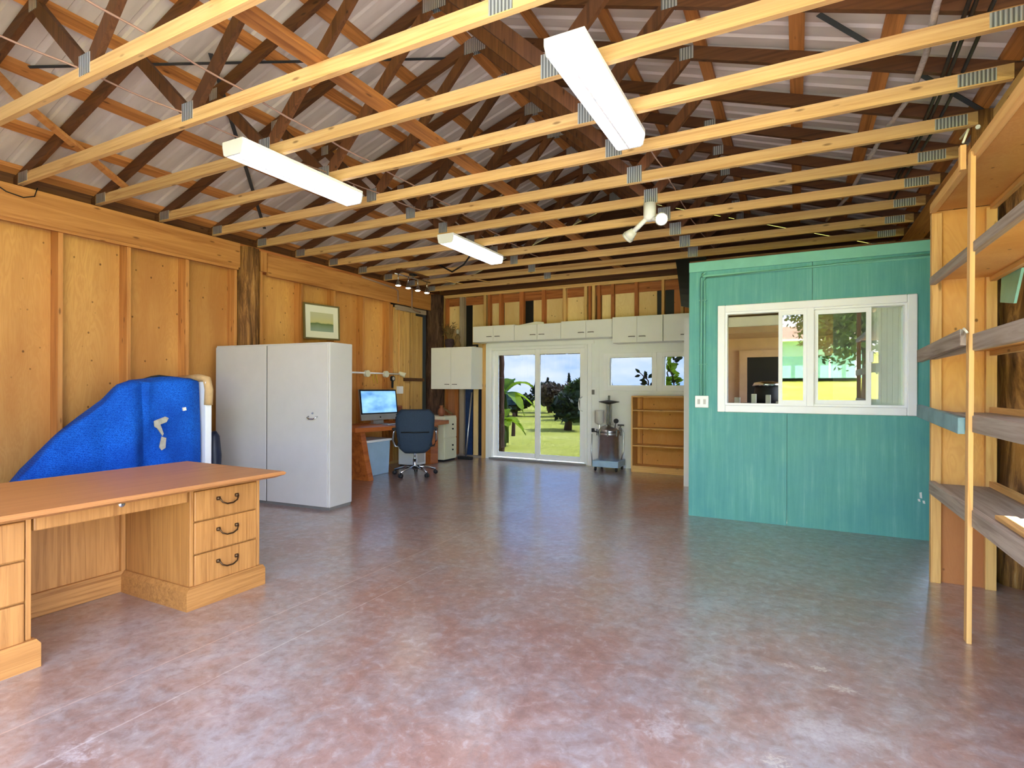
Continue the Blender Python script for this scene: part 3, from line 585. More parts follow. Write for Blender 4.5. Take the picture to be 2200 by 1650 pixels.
for nm, p, q in (('left', (-.03,-.02,0), (-.17,.02,-.10)), ('right', (.03,-.02,-.01), (.12,-.06,-.03))):
    d = (Vector(q)-Vector(p)).normalized(); hd = build('lamp_arm', MB().cyl(p, q, .022, .026, 12), 'whitevinyl', fl, smooth=True)
    aim = d if nm == 'left' else Vector((.25, -.85, -.3)).normalized()
    build('lamp_head', MB().cyl(Vector(q)-aim*.02, Vector(q)+aim*.06, .035, .062, 16).cyl(Vector(q)+aim*.06, Vector(q)+aim*.085, .062, .058, 16), 'ceramic', hd, smooth=True)
    build('bulb_face', MB().cyl(Vector(q)+aim*.085, Vector(q)+aim*.09, .05, .03, 16), 'bulb', hd)
tk = thing('track_light', 'chrome track light with four spots in the back left corner', 'light', (-5.33, 6.90, 2.9)); 
build('canopy', MB().box(-.04, .04, -.05, .05, .155, .184), 'dark', tk); build('mounting_board', B(-.05, .05, -.36, .36, .184, .203), 'oldlumberY', tk); build('stem', MB().cyl((0,0,.13), (0,0,.17), .012), 'chrome', tk)
build('bar', MB().cyl((-.02,-.42,.12), (.02,.42,.12), .011, n=8), 'chrome', tk, smooth=True)
for k in range(4):
    yy = -.36+.24*k; hd = build('spot_head', MB().cyl((0,yy,.12), (0,yy,.02), .008, n=8).lathe([(.018,.02),(.026,.0),(.042,-.05),(.044,-.055)], (0,yy,0), 14), 'chrome', tk, smooth=True)
    build('bulb', MB().lathe([(.038,-.056),(.03,-.062)], (0,yy,0), 14), 'spotbulb', hd)

# cables and rope up in the trusses
def cable(name, pts, r, mat, label, cat='cable'): return solo(name, MB().tube(pts, r, 6), mat, label, cat, smooth=True)
zt_ = ZB+.096
def saggy(x0, x1, ya, yb, n=40, sag=.03):
    out = []
    for k in range(n+1):
        t = k/n; yy = ya+(yb-ya)*t; ph = ((yy-Y0)/SP) % 1.0
        out.append((x0+(x1-x0)*t+.02*math.sin(yy*1.7), yy, zt_+.002-sag*math.sin(math.pi*ph)*.5))
    return out
cable('electric_cable', saggy(-3.86, -3.55, .6, 5.2), .006, 'cable', 'pinkish cable along the truss chords nearest the left wall'); cable('electric_cable', saggy(-3.05, -3.32, .6, 7.5), .006, 'cable', 'pinkish cable along the truss chords left of the ridge')
cable('electric_cable', saggy(-1.05, -1.0, 3.9, 8.2), .006, 'cable', 'thin tan cable running past the flood light')
cable('rope', [(.61, 2.9, zt_+.02), (.615, 3.4, zt_+.03), (.65, 3.85, zt_+.02), (.655, 4.35, zt_+.02), (.58, 4.9, zt_+.03), (.53, 5.4, zt_+.02), (.45, 6.4, zt_+.03), (.3, 7.2, zt_+.03)], .018, 'rope', 'pale frayed rope lying over the trusses at the right', 'rope')
for k, (a, b_) in enumerate([((.745, 3.0), (.80, 6.2)), ((.775, 3.0), (.835, 6.6)), ((.855, 3.0), (.875, 6.9))]):
    cable('black_cable', saggy(a[0], b_[0], a[1], b_[1], 24, .0), .011, 'cableblack', ['leftmost', 'middle', 'rightmost'][k] + ' of the three black cables beside the rope in the trusses')
cable('black_cable', [(-6.1, 2.05, 3.09), (-6.095, 2.2, 3.0), (-6.095, 2.32, 2.985), (-6.095, 2.4, 3.02), (-6.09, 2.42, 3.1)], .005, 'cableblack', 'short black wire looped over the left beam')
cable('black_cable', [(-4.9, 7.0, zt_), (-4.6, 6.9, 3.05), (-4.2, 6.6, 3.06), (-3.9, 6.4, zt_), (-3.6, 6.3, zt_)], .012, 'cableblack', 'black cable drooping near the farthest fluorescent light')
for k, (x, yy) in enumerate([(-5.2, 8.05), (-4.7, 8.1)]): solo('wood_strip', MB().beam((x, yy-.5, ZB-.02), (x+.12, yy-.1, ZB-.02), .02, .012), 'pineX', ['short pale lath under the trusses by the corner', 'short pale lath under the trusses above the cupboards'][k], 'lath')

# ------------------------------------------------------------------ wooden desk
dk = thing('wooden_desk', 'golden oak pedestal desk with brass drawer pulls', 'desk', (-3.5, 1.59, 0)); do = (-3.5, 1.59, 0)
K = lambda name, mb, mat, par=dk, **k: build(name, rebase(mb, do), mat, par, **k)
def top_mesh():
    x0, x1, y0, y1 = -4.0, -2.955, .66, 2.50
    def ring(i, z): return [(x0+i, y0+i, z), (x1-i, y0+i, z), (x1-i, y1-i, z), (x0+i, y1-i, z)]
    vs = ring(.05, .722) + ring(.006, .740) + ring(.0, .752) + ring(.012, .762); fs = [(3,2,1,0), (12,13,14,15)]
    for k in range(3): fs += [(k*4+i, k*4+(i+1)%4, k*4+4+(i+1)%4, k*4+4+i) for i in range(4)]
    return MB().add(vs, fs)
K('desk_top', top_mesh(), 'oaktop')
K('back_panel', B(-3.86, -3.84, 1.25, 1.98, .13, .722), 'oakZ'); K('back_rail', B(-3.865, -3.815, 1.25, 1.98, 0, .135), 'oakY', bevel=.006); K('corner_post', B(-3.84, -3.815, 1.955, 1.98, .13, .722), 'oakZ')
for y0, y1, side in ((.70, 1.235, 0), (1.985, 2.455, 1)):
    K('pedestal', B(-3.86, -3.172, y0, y1, .0, .722), 'oakZ')
    K('plinth', MB().prism([(y0-.03, 0), (y1+.03, 0), (y1+.03, .11), (y1+.012, .135), (y0-.012, .135), (y0-.03, .11)], 'X', -3.88, -3.135), 'oakY')
    K('stile', B(-3.172, -3.155, y0, y0+.022, .135, .722), 'oakZ', bevel=.003); K('stile', B(-3.172, -3.155, y1-.022, y1, .135, .722), 'oakZ', bevel=.003)
    K('writing_slide', B(-3.172, -3.155, y0+.025, y1-.025, .694, .716), 'oakY', bevel=.003)
    kb = build('knob', MB().lathe([(.008,0),(.006,.006),(.011,.012),(.006,.018)], n=10), 'brass', dk); kb.location = (.345, (y0+y1)/2-1.59, .705); kb.rotation_euler = (0, math.pi/2, 0)
    for z0, z1 in ((.512, .688), (.318, .504), (.122, .310)):
        dr = K('drawer', B(-3.172, -3.150, y0+.026, y1-.026, z0, z1), 'oakZ', bevel=.006)
        yc, zc = (y0+y1)/2, (z0+z1)/2+.015
        K('pull', MB().tube([(-3.150, yc-.062, zc+.012), (-3.130, yc-.062, zc+.010), (-3.122, yc-.05, zc-.012), (-3.120, yc-.02, zc-.026), (-3.120, yc+.02, zc-.026), (-3.122, yc+.05, zc-.012), (-3.130, yc+.062, zc+.010), (-3.150, yc+.062, zc+.012)], .0048, 8)
          .lathe([(.012,-.01),(.014,0),(.012,.01)], (-3.147, yc-.062, zc+.012), 8).lathe([(.012,-.01),(.014,0),(.012,.01)], (-3.147, yc+.062, zc+.012), 8), 'brass', dr, smooth=True)
cdw = K('centre_drawer', B(-3.19, -3.160, 1.245, 1.978, .632, .708), 'oakZ', bevel=.006)
lk = build('lock', MB().lathe([(.016,0),(.016,.006),(.007,.010)], n=14), 'chrome', cdw); lk.rotation_euler = (0, math.pi/2, 0); lk.location = (.34, .03, .690)

# ------------------------------------------------------------------ grey metal cabinet
rz = math.radians(4.5)
gc = thing('metal_cabinet', 'tall pale grey metal cabinet with two doors', 'cabinet', (-4.385, 4.255, 0), rz)
Wd, Dp, Ht = 1.69, .37, 1.79
build('body', B(-Wd, 0, .012, Dp, .03, Ht), 'greymetal', gc, bevel=.006); build('base', B(-Wd+.01, -.01, .02, Dp-.01, 0, .03), 'greyseam', gc)
for a, b_ in ((-Wd+.012, -.888), (-.868, -.016)):
    dr = build('door', B(a, b_, -.008, .0115, .035, Ht-.02), 'greymetal', gc, bevel=.004)
    if a > -1: 
        build('handle', MB().tube([(-.27,-.01,.995),(-.27,-.035,.985),(-.235,-.042,.97),(-.18,-.042,.97),(-.15,-.035,.985),(-.15,-.01,.995)], .007, 8), 'chrome', dr, smooth=True)
        build('lock', MB().cyl((-.21,-.009,1.03), (-.21,-.02,1.03), .012), 'chrome', dr)
build('centre_strip', B(-.888, -.868, -.003, .0117, .035, Ht-.02), 'greyseam', gc)

# ------------------------------------------------------------------ blue quilt over a bulky thing
prof_b = [(1.55,.10),(1.78,.34),(1.96,.60),(2.2,.88),(2.40,1.06),(2.58,1.21),(2.68,1.33),(2.80,1.385),(3.0,1.40),(3.2,1.415),(3.37,1.42),(3.40,1.40)]
def zprof(y):
    for (a, za), (b_, zb_) in zip(prof_b[:-1], prof_b[1:]):
        if a <= y <= b_:
            return za+(zb_-za)*(y-a)/(b_-a)
    return prof_b[-1][1]
qb = MB(); ny, m1, m2 = 90, 30, 16
for i in range(ny+1):
    yy = 1.56+1.835*i/ny; zp = zprof(yy)
    for j in range(m1+m2+1):
        if j <= m1:
            t = j/m1; z = .01+(zp-.05-.01)*t
            fold = .085*math.sin((yy-2.55-.14*t)*15.0)*math.exp(-((yy-2.86)/.28)**2) + .022*math.sin(yy*9+z*3) + .012*math.sin(yy*23+2)
            X = -5.19 + fold*(1-.55*t) - .10*t*t*(1 if yy < 2.9 else .3)
            if yy > 3.3: X -= (yy-3.3)*.35
            qb.v.append((X, yy, z))
        else:
            t = (j-m1)/m2; X = -5.29-(.78)*t; z = max(.02, zprof(max(1.56, yy-.43*.78*t))*(1-.04*t)-.05*(1-min(1, t*5))**2 + .012*math.sin(yy*14+t*9))
            qb.v.append((X, yy, z))
ms_n = m1+m2+1
qb.f = [(i*ms_n+j, (i+1)*ms_n+j, (i+1)*ms_n+j+1, i*ms_n+j+1) for i in range(ny) for j in range(ms_n-1)]
# close right end
last = [ny*ms_n+j for j in range(ms_n)]; o0 = len(qb.v); qb.v += [(-6.07, 3.395, .01)]; qb.f.append(tuple(last+[o0]))
first_ = [j for j in range(ms_n)]; o1 = len(qb.v); qb.v += [(-6.07, 1.56, .01)]; qb.f.append(tuple(first_[::-1]+[o1]))
bl_ = thing('moving_blanket', 'blue quilted moving blanket draped over a bulky object behind the desk', 'blanket', (-5.6, 2.6, 0)); bo = (-5.6, 2.6, 0)
build('quilt', rebase(qb, bo), 'quilt', bl_, smooth=True)
build('torn_lining', rebase(MB().prism([(2.90,1.00),(3.0,1.035),(3.03,1.02),(3.01,.985),(2.955,.965),(2.985,.88),(2.975,.86),(2.93,.93),(2.905,.95)], 'X', -5.145, -5.135), bo), 'lining', bl_)
build('torn_tag', rebase(MB().prism([(2.965,.855),(3.005,.84),(3.0,.75),(2.965,.73),(2.945,.76)], 'X', -5.14, -5.132), bo), 'lining', bl_)
build('tear', rebase(MB().prism([(3.185,1.11),(3.215,1.115),(3.22,1.085),(3.19,1.08)], 'X', -5.19, -5.175), bo), 'ceramic', bl_)
build('lid_edge', rebase(MB().tube([(-5.52, 3.02, 1.375), (-5.5, 3.08, 1.40), (-5.5, 3.15, 1.412), (-5.5, 3.28, 1.40)], .014, 6), bo), 'dark', bl_, smooth=True)
wpn = thing('padded_panel', 'white panel with a tan pad on top between blanket and cabinet', 'panel', (-5.4, 3.46, 0))
build('board', B(-.35, .2, -.035, .03, 0, 1.36), 'whitepaint', wpn, bevel=.004); build('pad', MB().tube([(.19, .0, 1.13), (.2, .0, 1.28), (.17, .0, 1.38), (.05, 0, 1.40), (-.3, 0, 1.38)], .04, 10), 'tan', wpn, smooth=True)
solo('cloth_bundle', MB().lathe([(.05,0),(.08,.1),(.06,.35),(.07,.6),(.05,.8),(.02,.85)], (-5.35, 3.62, 0), 12), 'navy', 'dark blue cloth bundle squeezed beside the grey cabinet', 'cloth', smooth=True)

# ------------------------------------------------------------------ picture
pc = thing('framed_picture', 'small landscape picture with a wide cream mat on the plywood wall', 'picture', (XL+.02, 5.79, 2.0)); pc.rotation_euler = (math.radians(1.8), 0, 0)
def yz_frame(y0, y1, z0, z1, w_, x0, x1): return MB().box(x0,x1,y0,y0+w_,z0,z1).box(x0,x1,y1-w_,y1,z0,z1).box(x0,x1,y0+w_,y1-w_,z1-w_,z1).box(x0,x1,y0+w_,y1-w_,z0,z0+w_)
build('frame', yz_frame(-.335, .335, 0, .505, .022, 0, .03), 'olivegold', pc, bevel=.003); build('mat', B(.004, .016, -.315, .315, .02, .485), 'matboard', pc); build('print', B(.016, .019, -.215, .215, .115, .385), 'print', pc)
build('backing', B(-.001, .004, -.33, .33, .005, .50), 'dark', pc)

# ------------------------------------------------------------------ slab desk and what is on and around it
sd_ = thing('slab_desk', 'thick live edge wooden slab desk against the left wall', 'desk', (-5.7, 6.9, 0)); sb = (-5.7, 6.9, 0)
poly = [(-6.13,5.70),(-5.42,5.74),(-5.36,6.0),(-5.30,6.4),(-5.36,6.8),(-5.30,7.3),(-5.36,7.8),(-5.40,8.02),(-6.13,8.02)]
build('slab_top', rebase(MB().prism(poly, 'Z', .675, .74), sb), 'slabwood', sd_, bevel=.008)
build('slab_leg', rebase(MB().prism([(-6.05,0),(-5.28,0),(-5.36,.3),(-5.44,.675),(-6.05,.675)], 'Y', 5.86, 5.96), sb), 'slabwood', sd_, bevel=.006)
build('slab_leg', rebase(B(-6.05, -5.52, 7.64, 7.86, 0, .675), sb), 'slabwood', sd_, bevel=.006)
im = thing('desktop_computer', 'silver all in one computer with a blue screen on the slab desk', 'computer', (-5.78, 6.66, .741), math.radians(80))
tl = -.14
def tilt(mb): mb.v = [(p[0], p[1]+(p[2]-.1)*math.tan(-tl), p[2]) for p in mb.v]; return mb
build('stand', MB().box(-.12,.12,-.06,.12,0,.008).prism([(.03,.008),(.10,.008),(.08,.2),(.05,.2)], 'X', -.1, .1), 'alu', im)
build('casing', tilt(B(-.36,.36,-.012,.02,.06,.535)), 'alu', im, bevel=.006); build('bezel', tilt(B(-.358,.358,-.016,-.011,.155,.533)), 'black', im); build('screen', tilt(B(-.335,.335,-.019,-.0155,.175,.51)), 'screen', im)
lg = build('logo', tilt(MB().cyl((0,-.0125,.105),(0,-.0165,.105),.012,n=12)), 'dark', im)
solo('keyboard', B(-5.56,-5.44,6.45,6.88,.741,.752), 'alu', 'thin keyboard lying in front of the computer', 'keyboard', bevel=.003)
solo('copper_canister', MB().lathe([(.055,0),(.06,.01),(.06,.24),(.066,.25),(.05,.26)], (-6.0,7.38,.741), 18), 'copper', 'tall brown canister on the slab desk behind the chair', 'canister', smooth=True)
solo('phone_dock', MB().lathe([(.07,0),(.07,.02),(.03,.05),(.01,.07)], (-5.75,7.2,.741), 14), 'dark', 'dark round dock on the slab desk right of the screen', 'dock', smooth=True)
bn = thing('storage_bin', 'pale blue plastic bin under the slab desk', 'bin', (-5.72, 6.32, 0)); build('body', MB().prism([(-.17,0),(.17,0),(.2,.5),(-.2,.5)], 'Y', -.28, .28), 'binblue', bn, bevel=.01); build('lid', B(-.215,.215,-.3,.3,.5,.535), 'whitepaint', bn, bevel=.006)
cpu = thing('computer_tower', 'white computer tower on the floor behind the office chair', 'computer', (-5.72, 7.42, 0)); build('case', B(-.2,.16,-.14,.14,.02,.52), 'whitepaint', cpu, bevel=.012); build('feet', B(-.18,.14,-.12,.12,0,.02), 'dark', cpu); build('front_panel', B(.16,.165,-.1,.1,.06,.48), 'greymetal', cpu)
fc = thing('drawer_unit', 'ivory two drawer unit at the end of the slab desk', 'drawers', (-5.72, 8.22, 0)); 
build('carcass', B(-.3,.2,-.19,.21,.03,.80), 'ivory', fc, bevel=.004); build('feet', B(-.28,.18,-.17,.19,0,.03), 'dark', fc)
for z0, z1 in ((.05,.40),(.425,.77)):
    dr = build('drawer', B(.2,.218,-.175,.195,z0,z1), 'ivory', fc, bevel=.004)
    for dz in (-.03, .05): build('knob', MB().cyl((.218,.06,(z0+z1)/2+dz),(.238,.06,(z0+z1)/2+dz),.014), 'black', dr)
solo('clay_jug', MB().lathe([(.04,0),(.07,.05),(.06,.11),(.03,.15),(.035,.19)], (-5.62,8.10,.801), 16), 'copper', 'brown clay jug standing on the ivory drawer unit', 'jug', smooth=True)
solo('driftwood', MB().tube([(-5.72,8.17,.83),(-5.66,8.24,.93),(-5.6,8.32,.86),(-5.56,8.38,.82)], [.02,.025,.02,.012], 8), 'twig', 'bent piece of driftwood on the ivory drawer unit', 'driftwood', smooth=True)
mp_ = thing('floor_mop', 'grey mop leaning upright below the wall cupboard', 'mop', (-5.38, 8.52, 0)); build('handle', MB().cyl((0,.02,.05),(-.02,.25,1.22),.014), 'alu', mp_, smooth=True); build('mop_head', B(-.14,.14,-.05,.05,0,.05), 'dark', mp_, bevel=.01)

# office chair (front = +Y local)
ch = thing('office_chair', 'dark blue mesh office chair seen from behind at the slab desk', 'chair', (-5.07, 6.62, 0), math.radians(38))
vs = []; nu, nv = 14, 18
for j in range(nv+1):
    t = j/nv; z = .36+.62*t; hw = .20+.045*math.sin(t*2.2)+(.03*t) - (.07*(t-.88)/.12 if t > .88 else 0) - (.06*(.1-t)/.1 if t < .1 else 0)
    for i in range(nu+1):
        u = -1+2*i/nu; vs.append((u*hw, -.235+.05*u*u-.06*math.sin(t*math.pi)*.6 - .05*t, z))
fr = [(j*(nu+1)+i, j*(nu+1)+i+1, (j+1)*(nu+1)+i+1, (j+1)*(nu+1)+i) for j in range(nv) for i in range(nu)]
mb = MB().add(vs, fr); k0 = len(vs); mb.add([(x_, y_+.022, z_) for x_, y_, z_ in vs], [f[::-1] for f in fr])
rim = [i for i in range(nu+1)] + [j*(nu+1)+nu for j in range(1, nv+1)] + [nv*(nu+1)+i for i in range(nu-1, -1, -1)] + [j*(nu+1) for j in range(nv-1, 0, -1)]
mb.f += [(rim[i], rim[(i+1)%len(rim)], rim[(i+1)%len(rim)]+k0, rim[i]+k0) for i in range(len(rim))]
bk = build('backrest', mb, 'mesh', ch, smooth=True)
rp = [Vector(vs[i])+Vector((0,.011,0)) for i in rim]; build('back_rim', MB().tube(rp+[rp[0]], .014, 8), 'seatfabric', bk, smooth=True)
build('lumbar_bar', MB().tube([(-.2,-.262,.66),(0,-.312,.66),(.2,-.262,.66)], .01, 8), 'black', bk, smooth=True)
build('seat', B(-.25,.25,-.22,.27,.44,.52), 'seatfabric', ch, bevel=.03); build('seat_pan', B(-.18,.18,-.18,.2,.40,.44), 'black', ch)
for s in (-1, 1):
    ar = build('arm_support', MB().tube([(s*.2,.05,.42),(s*.29,.06,.43),(s*.32,.04,.52),(s*.315,0,.64),(s*.30,.0,.68)], .016, 8), 'chrome', ch, smooth=True)
    build('arm_pad', B(s*.30-.035, s*.30+.035, -.1,.17,.68,.71), 'black', ar, bevel=.012)
build('column', MB().cyl((0,0,.08),(0,0,.24),.03).cyl((0,0,.24),(0,0,.41),.018), 'chrome', ch, smooth=True)
for k in range(5):
    a = 2*math.pi*k/5+.25; cx_, cy_ = math.cos(a), math.sin(a)
    lg_ = build('base_leg', MB().tube([(0,0,.125),(cx_*.15,cy_*.15,.12),(cx_*.32,cy_*.32,.075)], [.028,.022,.014], 8), 'chrome', ch, smooth=True)
    px_, py_ = -cy_, cx_; c0 = Vector((cx_*.32, cy_*.32, .03)); d_ = Vector((px_, py_, 0))
    build('caster', MB().cyl(c0-d_*.025, c0-d_*.005, .03, n=14).cyl(c0+d_*.005, c0+d_*.025, .03, n=14).cyl(c0+Vector((0,0,.0)), c0+Vector((0,0,.05)), .009), 'dark', lg_, smooth=True)

# ------------------------------------------------------------------ left wall bits
rl = thing('wall_conduit', 'white conduit with junction boxes on the left wall above the computer', 'conduit', (XL, 7.0, 1.54)); ro = (XL, 7.0, 1.54)
build('pipe', rebase(MB().cyl((XL+.02, 6.4, 1.54), (XL+.02, 7.60, 1.54), .014, n=10), ro), 'whitevinyl', rl, smooth=True)
for yy in (6.735, 7.19): build('junction_box', rebase(MB().cyl((XL-.0, yy, 1.53), (XL+.05, yy, 1.53), .055, n=16), ro), 'ivory', rl)
for k, yy in enumerate((6.88, 6.96)): cable('hanging_hook', [(XL+.02, yy, 1.53), (XL+.025, yy, 1.45), (XL+.03, yy+.015, 1.40), (XL+.04, yy, 1.38)], .009, 'yellow', ['left', 'right'][k]+' yellow hook hanging from the white wall conduit', 'hook')
ga = thing('wall_gauge', 'small dark dial gauge on the left wall', 'gauge', (XL+.0, 7.38, 1.42)); build('dial', MB().cyl((-.01,0,.04),(.03,0,.04),.045,n=16), 'dark', ga); build('dial_face', MB().cyl((.03,0,.04),(.032,0,.04),.03,n=16), 'greymetal', ga); build('dial_stem', B(-.005,.02,-.012,.012,-.12,0), 'dark', ga)
solo('wall_spot', MB().cyl((XL+.0,7.56,1.56),(XL+.09,7.62,1.52),.03,.045,14), 'ivory', 'ivory spot lamp clipped to the end of the white wall conduit', 'lamp')
vc = thing('wall_conduit', 'thin pale conduit dropping to a white outlet on the left wall', 'conduit', (XL, 7.6, 1.2)); vo_ = (XL, 7.6, 1.2)
build('pipe', rebase(MB().cyl((XL-.02,7.585,1.32),(XL-.02,7.585,2.70),.014,n=10), vo_), 'pineZ', vc, smooth=True); build('outlet', rebase(B(XL-.05,XL+.02,7.55,7.66,1.20,1.33), vo_), 'whitevinyl', vc, bevel=.006)
for k, (ya, pts) in enumerate([(7.45, [(XL+.04,6.6,3.055),(XL+.045,7.40,3.0),(XL+.045,7.47,2.97),(XL+.045,7.48,2.78)]), (7.85, [(XL+.045,7.86,3.09),(XL+.045,7.86,2.74),(XL+.045,7.95,2.69),(XL+.045,8.1,2.68)])]):
    cable('beam_conduit', pts, .014, 'cable', ['pinkish conduit bending down the far beam', 'pinkish conduit running down beside the corner log'][k], 'conduit')
ot = thing('wall_outlet', 'white outlet plate right of the glass door', 'outlet', (-3.04, YB, 1.18)); build('plate', B(-.055,.055,-.012,-.001,0,.12), 'whitevinyl', ot, bevel=.003); build('socket', B(-.03,.03,-.016,-.012,.02,.10), 'greyseam', ot)

# ------------------------------------------------------------------ cupboards on the back wall
def cupboard(x0, x1, z0, z1, ndoor, label, yf=8.5, handles='bottom'):
    c = thing('wall_cupboard', label, 'cupboard', ((x0+x1)/2, yf+.15, z0), group='white wall cupboards'); o = ((x0+x1)/2, yf+.15, z0)
    build('carcass', rebase(B(x0, x1, yf+.018, YB-.002, z0, z1), o), 'whitemelamine', c)
    wd = (x1-x0)/ndoor
    for k in range(ndoor):
        a, b_ = x0+wd*k+.003, x0+wd*(k+1)-.003
        d = build('door', rebase(B(a, b_, yf, yf+.017, z0+.003, z1-.003), o), 'whitemelamine', c, bevel=.002)
        if ndoor == 2: hx = (b_-.13, b_-.03) if k == 0 else (a+.03, a+.13)
        else: hx = (b_-.25, b_-.13)
        build('handle', rebase(MB().tube([(hx[0], yf, z0+.09), (hx[0]+.01, yf-.02, z0+.09), (hx[1]-.01, yf-.02, z0+.09), (hx[1], yf, z0+.09)], .006, 6), o), 'darksteel', d)
    return c
cupboard(-5.215, -4.372, 2.13, 2.415, 2, 'leftmost white high cupboard above the glass door'); cupboard(-4.366, -3.50, 2.13, 2.40, 2, 'white high cupboard above the middle of the glass door')
cupboard(-3.494, -2.62, 2.13, 2.42, 2, 'white high cupboard above the right door jamb'); cupboard(-2.612, -1.82, 2.03, 2.44, 2, 'deeper white cupboard above the small window'); cupboard(-1.812, -1.02, 2.03, 2.44, 2, 'white cupboard half hidden behind the teal partition')
cupboard(-6.08, -5.195, 1.28, 2.05, 2, 'larger white wall cupboard in the far left corner', 8.42)
solo('warped_board', MB().prism([(-4.36,2.402),(-3.85,2.402),(-3.86,2.44),(-4.0,2.455),(-4.34,2.41)], 'Y', 8.6, 8.62), 'whitepaint', 'warped white board lying on top of the second high cupboard', 'board')
bk_ = thing('dried_plant', 'dried twiggy plant on top of the corner wall cupboard', 'plant', (-5.80, 8.62, 2.051)); 
build('pot', MB().lathe([(.06,0),(.09,.08),(.085,.16),(.06,.17)], n=14), 'foliagedark', bk_, smooth=True)
tw = MB()
for k in range(26):
    a = random.uniform(0, 6.28); r = random.uniform(.05,.17); h = random.uniform(.25,.46); p = Vector((.03*math.cos(a), .03*math.sin(a), .15)); q = Vector((r*math.cos(a), r*math.sin(a)*.7, h)); tw.tube([p, (p+q)/2+Vector((0,0,.05)), q], [.006,.005,.003], 4)
    for s_ in range(3):
        c_ = p.lerp(q, .5+.25*s_); d_ = Vector((random.uniform(-1,1), random.uniform(-1,1), random.uniform(-.4,1))).normalized()*.05; tw.add([c_, c_+d_+Vector((.015,0,0)), c_+d_*1.6, c_+d_-Vector((.015,0,0))], [(0,1,2,3)])
build('twigs', tw, 'twig', bk_)
fg = thing('carved_figure', 'small carved figure on the corner wall cupboard', 'figurine', (-5.62, 8.62, 2.051)); build('body', MB().lathe([(.05,0),(.06,.06),(.035,.14),(.05,.2),(.02,.26)], n=12), 'twig', fg, smooth=True); build('head', MB().lathe([(.0,.25),(.035,.28),(.03,.33),(.005,.35)], n=12), 'lining', fg, smooth=True)
solo('black_bracket', MB().box(-5.42,-5.18,8.6,8.63,2.075,2.10).box(-5.20,-5.175,8.6,8.63,2.051,2.10).box(-5.42,-5.40,8.6,8.63,2.051,2.10), 'black', 'black flat bracket on the right end of the corner cupboard', 'bracket')

# ------------------------------------------------------------------ wooden shelf and steel vessel at the back wall
sh = thing('low_bookcase', 'light wooden bookcase with empty shelves against the back wall', 'bookcase', (-1.86, 8.66, 0)); ho = (-1.86, 8.66, 0)
X0, X1, ya, yb_ = -2.30, -1.42, 8.50, 8.815
V = lambda name, mb, mat='pineX', **k: build(name, rebase(mb, ho), mat, sh, **k)
V('side_panel', B(X0, X0+.022, ya, yb_, 0, 1.19), 'pineZ'); V('side_panel', B(X1-.022, X1, ya, yb_, 0, 1.19), 'pineZ'); V('top_panel', B(X0+.022, X1-.022, ya, yb_, 1.168, 1.19)); V('back_panel', B(X0+.022, X1-.022, yb_-.012, yb_, .0, 1.168), 'plyshelf')
for z in (.95, .67, .40, .075): V('shelf', B(X0+.022, X1-.022, ya+.01, yb_-.012, z, z+.02))
V('kick_board', B(X0+.022, X1-.022, ya+.004, ya+.02, 0, .075)); V('inner_post', B(X0+.075, X0+.11, yb_-.05, yb_-.013, .095, 1.168), 'beamZ')
ps = thing('steel_vessel', 'stainless steel pressure vessel with a tall screw on a wheeled cart', 'machine', (-2.66, 8.50, 0))
build('cart', B(-.21,.21,-.2,.2,.065,.165), 'binblue', ps, bevel=.006)
for sx in (-1,1):
    for sy in (-1,1): build('wheel', MB().cyl((sx*.17-.012, sy*.16,.033),(sx*.17+.012, sy*.16,.033),.033,n=14), 'dark', ps)
build('drum', MB().lathe([(.17,.165),(.175,.17),(.175,.56),(.185,.565),(.185,.595),(.17,.6)], n=30), 'steel', ps, smooth=True)
dm = build('dome_lid', MB().lathe([(.175,.6),(.165,.64),(.12,.69),(.05,.72),(.03,.725)], n=30), 'steel', ps, smooth=True)
for k in range(8):
    a = k*math.pi/4+.2; build('clamp', MB().cyl((.19*math.cos(a),.19*math.sin(a),.55),(.19*math.cos(a),.19*math.sin(a),.65),.012,n=8), 'darksteel', dm)
for dx in (-.035, .035): build('screw_post', MB().cyl((dx,0,.72),(dx,0,1.06),.012,n=10), 'darksteel', ps)
build('wheel_handle', MB().lathe([(.02,1.05),(.16,1.085),(.165,1.095),(.05,1.11),(.02,1.115)], n=24), 'darksteel', ps, smooth=True); build('spindle', MB().cyl((0,0,.72),(0,0,1.19),.016,n=12), 'darksteel', ps)
bt = build('reservoir', MB().lathe([(.02,.72),(.075,.76),(.075,.94),(.07,.955)], (-.15,-.03,0), 20), 'greymetal', ps, smooth=True); build('stem', MB().cyl((-.15,-.03,.45),(-.15,-.03,.74),.012), 'steel', bt)
gv = build('gauge_stem', MB().cyl((.11,-.05,.66),(.13,-.06,.76),.008), 'darksteel', ps); build('gauge', MB().cyl((.135,-.075,.79),(.135,-.05,.79),.038,n=18), 'dark', gv)
build('valve', MB().cyl((-.24,-.05,.62),(-.17,-.05,.60),.01).cyl((-.25,-.05,.60),(-.25,-.05,.66),.025,n=10), 'dark', ps); build('relief_valve', MB().cyl((.17,-.02,.64),(.2,-.02,.72),.012).cyl((.15,-.02,.725),(.25,-.02,.725),.012), 'darksteel', ps)
build('hose', MB().tube([(.2,-.02,.68),(.25,-.03,.6),(.24,-.03,.3),(.21,-.03,.18)], .01, 8), 'alu', ps, smooth=True); build('push_bar', MB().tube([(-.21,-.18,.06),(-.225,-.2,.3),(-.215,-.2,.58)], .011, 8), 'alu', ps, smooth=True)

